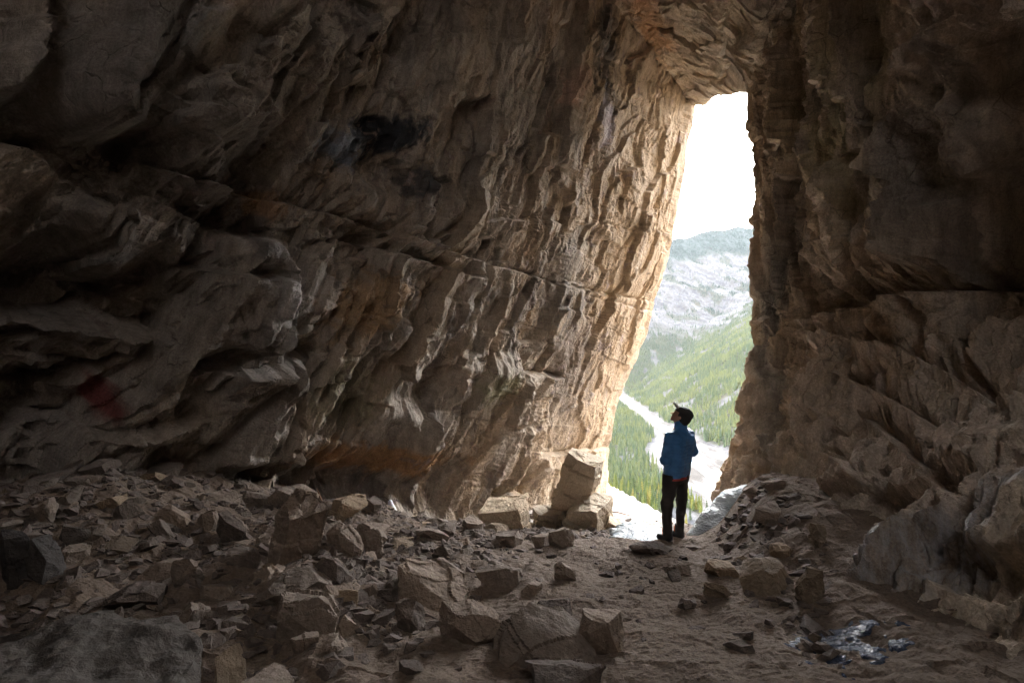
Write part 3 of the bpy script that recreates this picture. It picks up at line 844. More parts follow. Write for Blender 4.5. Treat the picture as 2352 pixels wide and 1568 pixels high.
def spruce(seed, layers=9, pts=9):
    rnd = random.Random(seed)
    V = []; Tt = []; mi = []
    for k in range(layers):
        f = k / (layers - 1)
        z0 = 0.10 + 0.84 * f
        r = 0.135 * (1 - f) ** 0.75 + 0.012
        top = z0 + 0.16 * (1 - 0.45 * f)
        c = len(V); V.append((rnd.uniform(-.006, .006), rnd.uniform(-.006, .006), min(top, 1.0)))
        n = pts * 2
        for i in range(n):
            a_ = 6.28318 * (i + rnd.uniform(-.3, .3)) / n + k
            q = r * (rnd.uniform(0.8, 1.25) if i % 2 == 0 else rnd.uniform(0.35, 0.6))
            V.append((q * math.cos(a_), q * math.sin(a_), z0 - (0.035 if i % 2 == 0 else -0.02) * (1 - .5 * f)))
        for i in range(n):
            Tt.append((c, c + 1 + i, c + 1 + (i + 1) % n)); mi.append(0)
    b = len(V)
    for i in range(5):
        a_ = 6.28318 * i / 5
        V.append((0.013 * math.cos(a_), 0.013 * math.sin(a_), -0.02)); 
    V.append((0, 0, 0.9))
    for i in range(5):
        Tt.append((b + i, b + (i + 1) % 5, b + 5)); mi.append(1)
    return tri_mesh("spruce_tree", V, Tt, [M_crown, M_trunk], mi, link=False)

rng = np.random.default_rng(7)
def sample_trees(n, y0, y1, k0=0.15, k1=0.52, dens=None):
    u = rng.random(n); y = np.sqrt(y0**2 + u * (y1**2 - y0**2))
    k = k0 + rng.random(n) * (k1 - k0)
    x = k * y
    z = terrain(x, y); f = forest(x, y, z)
    keep = rng.random(n) < np.clip(f, 0, 1) ** 1.3 * 0.97 + 0.025 * (np.abs(x - river_x(y)) > river_w(y) * 1.3)
    return x[keep], y[keep], z[keep], f[keep]
tx, ty, tz, tf = sample_trees(30000, 330, 1900)
t2 = sample_trees(26000, 1900, 3150, 0.2, 0.5)
tx = np.concatenate([tx, t2[0]]); ty = np.concatenate([ty, t2[1]]); tz = np.concatenate([tz, t2[2]])
th = rng.uniform(7, 13, len(tx)) * (0.75 + 0.5 * sm(fbm(tx / 60, ty / 60, 851, 2), -.3, .4))
# nearest 300 whose tops clear the lip of the cave floor are objects of their own
topy = 820 - F * (tz + th) / ty; tpx = 1176 + F * tx / ty
vis = (topy < 1222) & (tpx > 1385) & (tpx < 1720)
order = np.argsort(np.where(vis, ty, 1e9))
solo = order[:300]
protos = [spruce(s) for s in range(5)]
for j, i in enumerate(solo):
    o = bpy.data.objects.new("spruce_tree", protos[j % 5]); C.objects.link(o)
    o.location = (tx[i], ty[i], tz[i] - 0.3)
    s = th[i] * 1.1
    o.scale = (s * rng.uniform(.8, 1.25),) * 2 + (s,)
    o.rotation_euler = (0, 0, rng.uniform(0, 6.28))
    tag(o, "small green spruce in the near woods below the cave mouth", "tree", "spruces in the near valley woods")
rest = order[300:]
n = len(rest)
ht = th[rest]; wd = ht * rng.uniform(0.13, 0.19, n)
L = 3; K = 6
Vv = np.zeros((n, L * (K + 1), 3)); Tl = []
for l_ in range(L):
    f = l_ / L
    Vv[:, l_ * (K + 1), 2] = ht * (0.48 + 0.26 * l_)
    for i in range(K):
        a_ = 6.28318 * i / K + l_
        q = wd * (1 - 0.72 * f) * rng.uniform(0.55, 1.3, n)
        Vv[:, l_ * (K + 1) + 1 + i, 0] = q * math.cos(a_)
        Vv[:, l_ * (K + 1) + 1 + i, 1] = q * math.sin(a_)
        Vv[:, l_ * (K + 1) + 1 + i, 2] = ht * (0.04 + 0.30 * l_)
        Tl.append((l_ * (K + 1), l_ * (K + 1) + 1 + i, l_ * (K + 1) + 1 + (i + 1) % K))
Vv[..., 0] += tx[rest][:, None]; Vv[..., 1] += ty[rest][:, None]; Vv[..., 2] += tz[rest][:, None]
Tl = np.array(Tl)
TT = (Tl[None] + (np.arange(n) * L * (K + 1))[:, None, None]).reshape(-1, 3)
q = rng.random(n)[:, None]; yel = sm(fbm(tx[rest] / 90, ty[rest] / 90, 861, 3), -.15, .35)[:, None]
cA = np.array((0.028, 0.046, 0.026)); cB = np.array((0.085, 0.095, 0.032)); 
cl = cA + (cB - cA) * np.clip(q * 0.7 + yel * 0.5, 0, 1)
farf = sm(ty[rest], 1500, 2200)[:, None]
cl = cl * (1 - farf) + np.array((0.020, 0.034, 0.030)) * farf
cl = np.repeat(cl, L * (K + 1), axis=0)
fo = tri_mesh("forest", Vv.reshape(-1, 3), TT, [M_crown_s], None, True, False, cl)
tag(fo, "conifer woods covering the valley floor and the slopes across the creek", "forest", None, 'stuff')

# ------------------------------------------------------------------ haze
hb = bmesh.new(); bmesh.ops.create_cube(hb, size=1)
hm = bpy.data.meshes.new("haze"); hb.to_mesh(hm)
ho = bpy.data.objects.new("haze", hm); C.objects.link(ho)
ho.scale = (20000, 20000, 3000); ho.location = (0, 0, -400 + 500)
hmat = bpy.data.materials.new("haze_air"); hmat.use_nodes = True
ht_ = hmat.node_tree; ht_.nodes.clear()
hout = ht_.nodes.new("ShaderNodeOutputMaterial"); hv = ht_.nodes.new("ShaderNodeVolumePrincipled")
hv.inputs['Color'].default_value = (0.86, 0.92, 1.0, 1); hv.inputs['Density'].default_value = 1.9e-5
hv.inputs['Anisotropy'].default_value = 0.0
ht_.links.new(hv.outputs[0], hout.inputs['Volume'])
hm.materials.append(hmat)
tag(ho, "pale blue haze hanging in the valley air", "haze", None, 'stuff')
#HAZE_END
#STAGE2
# ------------------------------------------------------------------ stones
def rock_bm(seed, cuts=9, target=0.08, dims=(1, 1, 1), rough=0.03, tilt=True, lo=0.26):
    rnd = random.Random(seed)
    bm = bmesh.new(); bmesh.ops.create_cube(bm, size=1)
    for i in range(cuts):
        n = Vector((rnd.gauss(0, 1), rnd.gauss(0, 1), rnd.gauss(0, 0.8))).normalized()
        sup = 0.5 * (abs(n.x) + abs(n.y) + abs(n.z))
        dd = rnd.uniform(lo, 0.46) + 0.25 * (sup - 0.5)
        r = bmesh.ops.bisect_plane(bm, geom=bm.verts[:] + bm.edges[:] + bm.faces[:], plane_co=n * dd, plane_no=n, clear_outer=True)
        ed_ = [g for g in r['geom_cut'] if isinstance(g, bmesh.types.BMEdge)]
        if len(ed_) > 2: bmesh.ops.holes_fill(bm, edges=ed_, sides=0)
    if tilt:
        bmesh.ops.rotate(bm, verts=bm.verts, cent=(0, 0, 0), matrix=Matrix.Rotation(rnd.uniform(-.5, .5), 3, 'X') @ Matrix.Rotation(rnd.uniform(-.5, .5), 3, 'Y') @ Matrix.Rotation(rnd.uniform(0, 6.28), 3, 'Z'))
    fit(bm, dims)
    refine(bm, target)
    rough_up(bm, rough, seed)
    fit(bm, dims)
    return bm

def fit(bm, dims):
    co = np.array([v.co for v in bm.verts]); lo, hi = co.min(0), co.max(0)
    for v in bm.verts:
        v.co = Vector([(v.co[k] - (lo[k] + hi[k]) / 2) / (hi[k] - lo[k]) * dims[k] for k in range(3)])
        v.co.z += dims[2] / 2

def refine(bm, target):
    bmesh.ops.triangulate(bm, faces=bm.faces[:])
    for it in range(7):
        long_ = [e for e in bm.edges if e.calc_length() > target]
        if not long_: break
        bmesh.ops.subdivide_edges(bm, edges=long_, cuts=1, use_grid_fill=False)
        bmesh.ops.triangulate(bm, faces=[f for f in bm.faces if len(f.verts) > 3])
        if len(bm.faces) > 14000: break

def rough_up(bm, rough, seed):
    bm.normal_update()
    s = Vector((seed * 3.17, seed * 1.7, 0))
    moves = []; RR = Matrix.Rotation(seed, 3, Vector((.4, .7, .5)).normalized())
    for v in bm.verts:
        p = v.co * (1 / max(min(rough, .03) * 14, 1e-3)) + s
        d = mnoise.fractal(p, 0.7, 2.1, 4) * rough + rough * 0.8 * (abs(mnoise.noise(p * 0.6)) - 0.25)
        q = RR @ p * 0.55; q = q + mnoise.noise_vector(q * 1.3) * 0.35
        if rough < .055: d += rough * (0.9 * mnoise.cell(q) + 0.45 * mnoise.cell(q * 2.3))
        moves.append(v.normal * d)
    for v, m in zip(bm.verts, moves): v.co += m

def bm_obj(name, bm, mat, smooth=False):
    me = bpy.data.meshes.new(name); bm.to_mesh(me); bm.free()
    me.materials.append(mat)
    o = bpy.data.objects.new(name, me); C.objects.link(o)
    return o

# cx, base y, width, height (picture units), label, options
HEROES = [
 (1250, 1590, 270, 195, "big dark angular boulder with a peaked top at the bottom edge, just right of centre", dict(seed=3, cuts=11, mat=M_stone, lo=.30, poly='peak')),
 (1300, 1640, 200, 118, "low dark slab cut by the bottom edge in front of the big peaked boulder", dict(seed=5, cuts=7)),
 (1380, 1512, 118, 92, "wedge shaped dark boulder lying against the right side of the big peaked boulder", dict(seed=8, cuts=8)),
 (992, 1402, 168, 98, "broad flat topped slab boulder with an upright left corner on the dirt floor", dict(seed=12, cuts=7, poly='slab')),
 (942, 1458, 74, 78, "rounded upright stone standing in front of the broad flat topped slab", dict(seed=15, cuts=10)),
 (702, 1480, 148, 108, "blocky boulder with a pale flat top in front of the long low slab", dict(seed=22, cuts=6, lo=.34)),
 (668, 1398, 172, 66, "long low slab with a smooth top, behind the blocky pale topped boulder", dict(seed=24, cuts=6, lo=.34)),
 (757, 1358, 95, 78, "steep tilted block with a straight sloping edge beside the dirt path", dict(seed=29, cuts=7, lo=.3)),
 (680, 1300, 138, 175, "tall ragged outcrop boulder, the tallest in the rubble heap", dict(seed=33, cuts=7, lo=.36, rough=.05)),
 (790, 1285, 82, 82, "leaning slab resting on the right flank of the tall ragged outcrop", dict(seed=38, cuts=6)),
 (845, 1282, 85, 66, "thin tilted slab sliding down towards the path, right of the leaning slab", dict(seed=40, cuts=6)),
 (1026, 1348, 82, 66, "dark pointed boulder behind the broad flat topped slab", dict(seed=44, cuts=9)),
 (1148, 1358, 112, 58, "low ridged boulder in the dirt right of the dark pointed one", dict(seed=47, cuts=8)),
 (1298, 1342, 52, 48, "small dark pyramid stone alone on the dirt, left of the footpath", dict(seed=51, cuts=9)),
 (1222, 1372, 52, 32, "small squat stone below the ridged boulder", dict(seed=52, cuts=9)),
 (1556, 1328, 62, 30, "flat stone lying alone on the dirt in front of the hiker", dict(seed=55, cuts=7)),
 (1662, 1335, 78, 38, "square block at the foot of the right hand rubble slope", dict(seed=58, cuts=6, mat='w')),
 (1768, 1372, 120, 72, "large tilted slab leaning up against the right hand rubble slope", dict(seed=62, cuts=6, mat='w')),
 (1652, 1385, 66, 40, "rough brown stone below the square block on the right", dict(seed=66, cuts=9, mat='w')),
 (1806, 1292, 62, 38, "rounded pale stone on top of the right hand rubble slope", dict(seed=69, cuts=10, mat='w')),
 (1080, 1488, 155, 92, "low dark boulder half hidden behind the left side of the big peaked boulder", dict(seed=72, cuts=9)),
 (1262, 1440, 105, 50, "dark ridged slab showing behind the top of the big peaked boulder", dict(seed=75, cuts=8)),
 (110, 1800, 560, 395, "huge dark rough boulder filling the bottom left corner", dict(seed=81, cuts=6, mat='d', lo=.38, rough=.06, poly='corner')),
 (22, 1362, 75, 150, "tall pale faced boulder at the left edge of the picture", dict(seed=84, cuts=7, mat='d')),
 (82, 1358, 86, 122, "leaning dark slab next to the boulder at the left edge", dict(seed=86, cuts=6, mat='d')),
 (92, 1222, 50, 74, "pale fin shaped stone pointing up against the dark left wall", dict(seed=88, cuts=8)),
 (165, 1272, 64, 72, "dark pointed stone right of the leaning slab on the left", dict(seed=91, cuts=7, mat='d')),
 (150, 1308, 78, 48, "smooth pale lump of rock in front of the dark pointed stone on the left", dict(seed=93, cuts=11)),
 (375, 1345, 150, 52, "long dark topped block across the middle of the left rubble", dict(seed=96, cuts=6)),
 (300, 1412, 120, 58, "flat fronted block above the huge dark corner boulder", dict(seed=99, cuts=6)),
 (532, 1316, 112, 48, "flat slab with a pale level top left of the tall ragged outcrop", dict(seed=102, cuts=6)),
 (605, 1352, 90, 42, "sharp edged slab below the foot of the tall ragged outcrop", dict(seed=105, cuts=6)),
 (497, 1398, 92, 46, "slab with a grooved top in the lower left rubble", dict(seed=108, cuts=7)),
 (438, 1440, 68, 48, "small upright wedge stone casting a shadow on bare dirt at lower left", dict(seed=110, cuts=7)),
 (425, 1352, 74, 66, "upright pale triangular stone in the lower left rubble", dict(seed=113, cuts=8)),
 (590, 1640, 150, 95, "flat slab cut by the bottom edge, left of centre", dict(seed=115, cuts=6)),
 (800, 1472, 60, 52, "small dark block right of the blocky pale topped boulder", dict(seed=118, cuts=8)),
 (700, 1512, 62, 52, "broken angular stone in front of the blocky pale topped boulder", dict(seed=121, cuts=8)),
 (755, 1520, 84, 46, "low stone pair piece lying beside the broken angular stone", dict(seed=124, cuts=9)),
 (845, 1386, 44, 44, "small squared stone alone left of the broad flat topped slab", dict(seed=127, cuts=7)),
 (822, 1315, 44, 30, "small brown block on the path edge under the thin tilted slab", dict(seed=129, cuts=7)),
 (385, 1215, 84, 46, "boulder with a sharp crest at the top of the left rubble heap", dict(seed=131, cuts=7)),
 (475, 1235, 56, 62, "pale upright slab in the upper left rubble heap", dict(seed=134, cuts=7)),
 (530, 1255, 66, 82, "reddish leaning slab in the upper rubble heap", dict(seed=137, cuts=7)),
 (590, 1178, 70, 52, "dark rounded boulder at the top of the rubble under the wall", dict(seed=139, cuts=9)),
 (660, 1190, 92, 70, "broad pale boulder on top of the rubble behind the tall ragged outcrop", dict(seed=142, cuts=8)),
 (800, 1198, 82, 55, "flat topped block tucked under the overhanging left wall", dict(seed=145, cuts=6, mat='w')),
 (1170, 1258, 64, 34, "dark blocky stone in the heap left of the cave mouth", dict(seed=148, cuts=8)),
 (1290, 1258, 60, 40, "dark tilted stone below the stacked blocks at the cave mouth", dict(seed=151, cuts=8)),
 (1245, 1262, 50, 30, "squat stone between the two dark stones near the cave mouth", dict(seed=153, cuts=8)),
 (1500, 1278, 105, 26, "wide flat stone the hiker stands behind", dict(seed=156, cuts=7)),
 (1700, 1505, 70, 30, "low lumpy stone on the dirt slope, lower right", dict(seed=159, cuts=9)),
 (1862, 1395, 64, 92, "large brown lump at the foot of the right wall", dict(seed=162, cuts=9, mat='w')),
 (1880, 1268, 40, 66, "dark upright stone wedged against the right wall", dict(seed=165, cuts=7, mat='w')),
 (1730, 1330, 44, 36, "small triangular stone on top of the square block at the right", dict(seed=167, cuts=8, mat='w')),
]
def poly_bm(kind, dims, target, rough, seed):
    if kind == 'peak':      # apex left of the middle, long back sloping down to the right
        pts = [(-.44, -.5, 0), (.5, -.5, 0), (.5, .45, 0), (-.5, .5, 0), (-.40, -.25, .62), (-.30, -.05, .97), (-.12, .15, 1.0), (.10, -.1, .80), (.18, .25, .85), (.32, -.3, .52), (.48, .1, .40), (.2, -.5, .42), (-.18, -.5, .50)]
    elif kind == 'slab':
        pts = [(-.5, -.3, 0), (.45, -.5, 0), (.5, .3, 0), (-.45, .5, 0), (-.47, -.1, .97), (-.38, .3, 1.0), (-.46, -.38, .30), (.05, .4, .82), (.42, .3, .62), (.5, -.1, .45), (.38, -.5, .30), (-.1, -.5, .28)]
    else:
        pts = [(-.5, -.5, 0), (.5, -.5, 0), (.42, .5, 0), (-.5, .5, 0), (-.5, .5, 1.0), (-.1, .5, .98), (.05, .45, .90), (.33, .40, .86), (.5, .05, .74), (.36, -.5, .66), (-.5, -.5, .8), (-.2, -.2, .95)]
    bm = bmesh.new()
    for p_ in pts: bm.verts.new((p_[0] * dims[0], p_[1] * dims[1], p_[2] * dims[2]))
    r = bmesh.ops.convex_hull(bm, input=bm.verts[:])
    bmesh.ops.delete(bm, geom=list({g for g in r['geom_interior'] + r['geom_unused'] if isinstance(g, bmesh.types.BMVert)}), context='VERTS')
    refine(bm, target); rough_up(bm, rough, seed)
    return bm

hero_xy = []
for (cx, by, w_, h_, lab, op) in HEROES:
    if by <= 1560: g = at_floor(cx, by)
    else:
        Yb = {1590: 2.95, 1640: 2.55, 1800: 2.25}[by]
        k = (cx - 1176) / F
        g = Vector((k * Yb, Yb, float(floor_z(k * Yb, Yb))))
    Y_ = g.y
    wd_, hg = w_ * Y_ / F, h_ * Y_ / F * .96
    dep = wd_ * random.Random(op['seed']).uniform(.65, .95)
    if op.get('poly') == 'corner': dep = 1.0
    if by > 1560:                       # feet are below the frame: fit the top edge instead
        hg = (820 - (by - h_)) / F * (Y_ + dep * (.8 if op.get('poly') == 'corner' else .35)) - g.z
    emb = 0.28 * hg
    dims = (wd_, dep, hg + emb)
    tgt = max(0.016, 0.0055 * Y_)
    rg = op.get('rough', 0.040) * max(0.35, min(1, max(dims)))
    if 'poly' in op: bm = poly_bm(op['poly'], dims, tgt, rg, op['seed'])
    else: bm = rock_bm(op['seed'], op['cuts'] + 4, tgt, dims, rg, True, op.get('lo', .27) - .03)
    mt_ = {'w': M_stone_warm, 'd': M_stone_dark}.get(op.get('mat'), M_stone)
    o = bm_obj("boulder" if wd_ > 0.28 else "stone", bm, mt_)
    yaw = math.atan2(g.x, g.y) * -0.6
    o.location = (g.x + dep * .35 * math.sin(-yaw), g.y + dep * .35, g.z - emb)
    o.rotation_euler = (0, 0, yaw)
    hero_xy.append((g.x, g.y, wd_ * .5))
    tag(o, lab, "boulder" if wd_ > 0.28 else "stone", None)

# stacked bedded blocks beside the cave mouth
def block(px, base, w_, h_, Y_, seed, lab, mat, tiltdeg=(0, 0, 0), dep=0.9, beds=5):
    k = (px - 1176) / F
    bm = rock_bm(seed, 6, 0.035, (w_ * Y_ / F, dep, h_ * Y_ / F), 0.02, False, .40)
    for v in bm.verts:      # bedding steps
        q_ = v.co.z / (h_ * Y_ / F) * beds + 0.15 * mnoise.noise(v.co * 3)
        s_ = (mnoise.noise(Vector((math.floor(q_) * 7.3, seed, 0))) * 0.09)
        edge_ = 0.03 if (q_ - math.floor(q_)) < 0.10 else 0
        c = Vector((v.co.x, v.co.y, 0))
        v.co -= c.normalized() * (edge_ + s_) if c.length > 0.05 else Vector()
    o = bm_obj("rock_block", bm, mat)
    o.location = (k * Y_, Y_, (820 - base) / F * Y_)
    o.rotation_euler = [R(t) for t in tiltdeg]
    tag(o, lab, "rock block")
    return o
block(1312, 1185, 92, 150, 9.3, 301, "tall layered ochre block with a slanting pale top, left side of the cave mouth", M_block, (4, 14, -25), 0.7)
block(1345, 1240, 96, 108, 8.9, 303, "layered block with a broken pale top, leaning under the tall block beside the mouth", M_block, (8, 14, -30), 0.8, 4)
block(1178, 1245, 98, 100, 8.7, 305, "tilted stack of thick pale slabs against the foot of the left wall", M_block, (12, -10, -20), 0.6, 3)
block(1252, 1225, 60, 60, 9.2, 307, "short brown block between the slab stack and the layered blocks", M_block, (5, 8, 10), 0.5, 3)
block(1398, 1232, 44, 46, 8.8, 309, "small pale triangular block at the very edge of the cave mouth", M_block, (10, 25, -10), 0.4, 2)

# loose stones: 250 of their own, the finer debris as one
protos_r = []
for i in range(26):
    bm = rock_bm(500 + i, 6 + i % 5, 0.16, (1, random.Random(i).uniform(.6, .95), random.Random(i + 9).uniform(.3, .65)), 0.035, i % 3 == 0, .3)
    me = bpy.data.meshes.new("loose_stone"); bm.to_mesh(me); bm.free(); me.materials.append(M_stone if i % 4 else M_stone_warm)
    protos_r.append(me)
rng = np.random.default_rng(21)
def rubble_w(x, y):
    """how thickly the debris lies"""
    k = x / y; pxx = 1176 + F * k
    left = 1.3 * sm(-x + .15 * (y - 5), -0.1, 1.1) * sm(y, 2.3, 3.6)
    wallfoot = sm(y + .5 * (1.2 - x), 6.9, 7.9) * (1 - sm(x, 1.3, 1.9))
    rd = right_base_x(y) - x
    right = (1 - sm(rd, 0.2, 0.95)) * (0.5 + 0.4 * sm(y, 5, 6.5))
    n_ = 0.6 + 0.9 * fbm(x * 0.8, y * 0.8, 901, 2)
    return np.clip((np.maximum(np.maximum(left, wallfoot), right)) * n_ + 0.012, 0, 1)
def put_stones(n, smin, smax, power, y0=2.3, y1=10.2):
    out = []
    while len(out) < n:
        y = rng.uniform(y0, y1); k = rng.uniform(-1.0, 0.62)
        x = k * y
        if rng.random() > (y / 10) or rng.random() > rubble_w(np.array(x), np.array(y)): continue
        if x > right_base_x(y) + 0.05: continue
        xl = np.interp(y, [0, 1.4, 4.3, 6.6, 9.9, 14], [-6.4, -6.4, -5.15, -3.55, -.9, 2.53])
        if x < xl + 0.05: continue
        if 2.6 < x < 3.8 and 7.0 < y < 9.3: continue
        s = smin + (smax - smin) * rng.random() ** power
        out.append((x, y, s))
    return out
LAB = {
 'left': ("small angular grey stone among many in the rubble heap below the left wall", "loose stones in the left rubble heap"),
 'mouth': ("small brown stone among many strewn towards the cave mouth", "loose stones near the cave mouth"),
 'right': ("small brown stone among many on the slope below the right wall", "loose stones on the right slope"),
 'path': ("small flat stone lying loose on the bare dirt floor", "loose stones on the bare dirt"),
}
cnt = 0
for (x, y, s) in put_stones(380, 0.10, 0.36, 1.7):
    if any((x - a_) ** 2 + (y - b_) ** 2 < (r_ * 0.75) ** 2 for a_, b_, r_ in hero_xy): continue
    if cnt >= 285: break
    if (x - 2.25) ** 2 + (y - 7.1) ** 2 < 0.5: continue
    o = bpy.data.objects.new("loose_stone", protos_r[int(rng.integers(26))]); C.objects.link(o)
    if s > .2 and rubble_w(np.array(x), np.array(y)) < .3: s = .12
    o.scale = (s, s * rng.uniform(.7, 1.2), s * rng.uniform(.7, 1.1))
    o.rotation_euler = (rng.normal(0, .35), rng.normal(0, .35), rng.uniform(0, 6.28))
    o.location = (x, y, float(floor_z(x, y)) - 0.05 * s + 0.01)
    rd = right_base_x(y) - x
    key = 'right' if rd < 1.3 else 'left' if x < -0.3 and y < 8.2 else 'mouth' if y > 6.2 else 'path' if x > -.3 else 'left'
    tag(o, LAB[key][0], "stone", LAB[key][1]); cnt += 1
def stuff_stones(name, n, smin, smax, power, lab, mat, y0=2.2, y1=10.5, wfun=None, col=None):
    base_ = []
    for i in range(10):
        bm = rock_bm(900 + i, 7, 9, (1, .75, .5), 0.02, True, .28)
        bmesh.ops.triangulate(bm, faces=bm.faces[:])
        bm.verts.index_update()
        base_.append((np.array([v.co[:] for v in bm.verts]), np.array([[v.index for v in f.verts] for f in bm.faces]))); bm.free()
    st_ = put_stones(n, smin, smax, power, y0, y1)
    Vs = []; Ts = []; off_ = 0
    arr = np.array(st_)
    zz = floor_z(arr[:, 0], arr[:, 1])
    for (x, y, s), z in zip(st_, zz):
        v, t = base_[int(rng.integers(10))]
        a_, b_ = rng.uniform(0, 6.28), rng.normal(0, .4)
        ca, sa_, cb, sb = math.cos(a_), math.sin(a_), math.cos(b_), math.sin(b_)
        M = np.array([[ca, -sa_, 0], [sa_, ca, 0], [0, 0, 1]]) @ np.array([[cb, 0, sb], [0, 1, 0], [-sb, 0, cb]]) * np.array([s, s * rng.uniform(.7, 1.2), s * rng.uniform(.5, 1)])
        Vs.append(v @ M.T + (x, y, z - 0.03 * s + 0.01)); Ts.append(t + off_); off_ += len(v)
    o = tri_mesh(name, np.concatenate(Vs), np.concatenate(Ts), [mat])
    tag(o, lab, name.replace('_', ' '), None, 'stuff')
    return o
stuff_stones("rubble", 9500, 0.035, 0.17, 1.9, "countless small broken stones filling the rubble heaps", M_stone)
stuff_stones("gravel", 11000, 0.012, 0.05, 1.8, "fine gravel and chips strewn over the cave floor", M_stone_warm)

# ------------------------------------------------------------------ solid shapes from distance fields
def surface_nets(f, lo, hi, h):
    nx, ny, nz_ = [int(math.ceil((hi[i] - lo[i]) / h)) + 1 for i in range(3)]
    gx, gy, gz = [lo[i] + h * np.arange(n) for i, n in enumerate((nx, ny, nz_))]
    X, Y, Z = np.meshgrid(gx, gy, gz, indexing='ij')
    v = f(X, Y, Z)
    ins = v < 0
    acc = np.zeros((nx - 1, ny - 1, nz_ - 1, 3)); cn = np.zeros((nx - 1, ny - 1, nz_ - 1))
    def sl(dx, dy, dz): return (slice(dx, nx - 1 + dx), slice(dy, ny - 1 + dy), slice(dz, nz_ - 1 + dz))
    cor = [(i, j, k) for i in (0, 1) for j in (0, 1) for k in (0, 1)]
    for ax in range(3):
        for c in cor:
            if c[ax] == 1: continue
            d = list(c); d[ax] = 1
            va, vb = v[sl(*c)], v[sl(*d)]
            m = (va < 0) != (vb < 0)
            t = np.where(m, va / np.where(m, va - vb, 1), 0)
            for q in range(3):
                acc[..., q] += np.where(m, c[q] + (t if q == ax else 0), 0)
            cn += m
    act = cn > 0
    idx = np.full(act.shape, -1); idx[act] = np.arange(act.sum())
    I, J, K = np.nonzero(act)
    pos = acc[act] / cn[act][:, None] + np.stack([I, J, K], 1)
    V = pos * h + np.array(lo)
    Q = []
    for ax in range(3):
        d = [0, 0, 0]; d[ax] = 1
        A_ = ins[:-1 if ax == 0 else None, :-1 if ax == 1 else None, :-1 if ax == 2 else None]
        B_ = ins[1 if ax == 0 else 0:, 1 if ax == 1 else 0:, 1 if ax == 2 else 0:]
        o1, o2 = [(1, 2), (2, 0), (0, 1)][ax]
        i_, j_, k_ = np.nonzero(A_ != B_)
        P_ = np.stack([i_, j_, k_], 1)
        ok = (P_[:, o1] > 0) & (P_[:, o2] > 0) & (P_[:, o1] < [nx, ny, nz_][o1] - 1) & (P_[:, o2] < [nx, ny, nz_][o2] - 1)
        P_ = P_[ok]; sgn = A_[P_[:, 0], P_[:, 1], P_[:, 2]]
        def at(a1, a2):
            q = P_.copy(); q[:, o1] -= a1; q[:, o2] -= a2
            return idx[q[:, 0], q[:, 1], q[:, 2]]
        q4 = np.stack([at(1, 1), at(0, 1), at(0, 0), at(1, 0)], 1)
        q4[~sgn] = q4[~sgn][:, ::-1]
        Q.append(q4)
    Q = np.concatenate(Q); Q = Q[(Q >= 0).all(1)]
    T_ = np.concatenate([Q[:, [0, 1, 2]], Q[:, [0, 2, 3]]])
    return V, T_

def cap(X, Y, Z, a_, b_, ra, rb):
    a_ = np.array(a_, float); b_ = np.array(b_, float); d = b_ - a_
    t = np.clip(((X - a_[0]) * d[0] + (Y - a_[1]) * d[1] + (Z - a_[2]) * d[2]) / (d @ d + 1e-12), 0, 1)
    return np.sqrt((X - a_[0] - t * d[0])**2 + (Y - a_[1] - t * d[1])**2 + (Z - a_[2] - t * d[2])**2) - (ra + (rb - ra) * t)
def ell(X, Y, Z, c, r, fr=None):
    x, y, z = X - c[0], Y - c[1], Z - c[2]
    if fr is not None:
        x, y, z = [x * e[0] + y * e[1] + z * e[2] for e in fr]
    k = np.sqrt((x / r[0])**2 + (y / r[1])**2 + (z / r[2])**2)
    return (k - 1) * min(r)
def smin(a_, b_, k=0.03):
    h = np.clip(0.5 + 0.5 * (b_ - a_) / k, 0, 1)
    return b_ + (a_ - b_) * h - k * h * (1 - h)
def sdf_obj(name, f, lo, hi, h, mat, parent=None, smooth=True):
    V, T_ = surface_nets(f, lo, hi, h)
    o = tri_mesh(name, V, T_, [mat], None, True, smooth)
    if parent: o.parent = parent
    return o

# ------------------------------------------------------------------ the hiker
def cloth(name, c, rough=0.7, bscale=40, bd=0.006, sheen=0.2):
    m = NT(name); p = m.pos()
    cc_ = m.mix(1.0, c, m.ramp(m.noise(p, 14, 5, 0.6), [(0.3, 0.8), (0.7, 1.15)]), 'MULTIPLY')
    return m.set(Base_Color=cc_, Roughness=rough, Normal=m.bump(m.noise(p, bscale, 4, 0.6), bd, 0.7))
M_jacket = cloth("blue_jacket_fabric", (0.055, 0.195, 0.45), 0.42, 30, 0.008)
M_pants = cloth("black_trousers_fabric", (0.032, 0.028, 0.027), 0.85)
M_hat = cloth("dark_hat_fabric", (0.03, 0.028, 0.027), 0.8)
M_brim = cloth("grey_brim_fabric", (0.30, 0.31, 0.28), 0.8)
M_shirt = cloth("red_shirt_fabric", (0.42, 0.05, 0.04), 0.8)
M_boot = cloth("dark_boot_leather", (0.03, 0.027, 0.028), 0.6)
M_lace = cloth("orange_lace", (0.75, 0.16, 0.03), 0.6)
sk = NT("skin"); M_skin = sk.set(Base_Color=(0.42, 0.22, 0.15), Roughness=0.55, Subsurface_Weight=0.05)

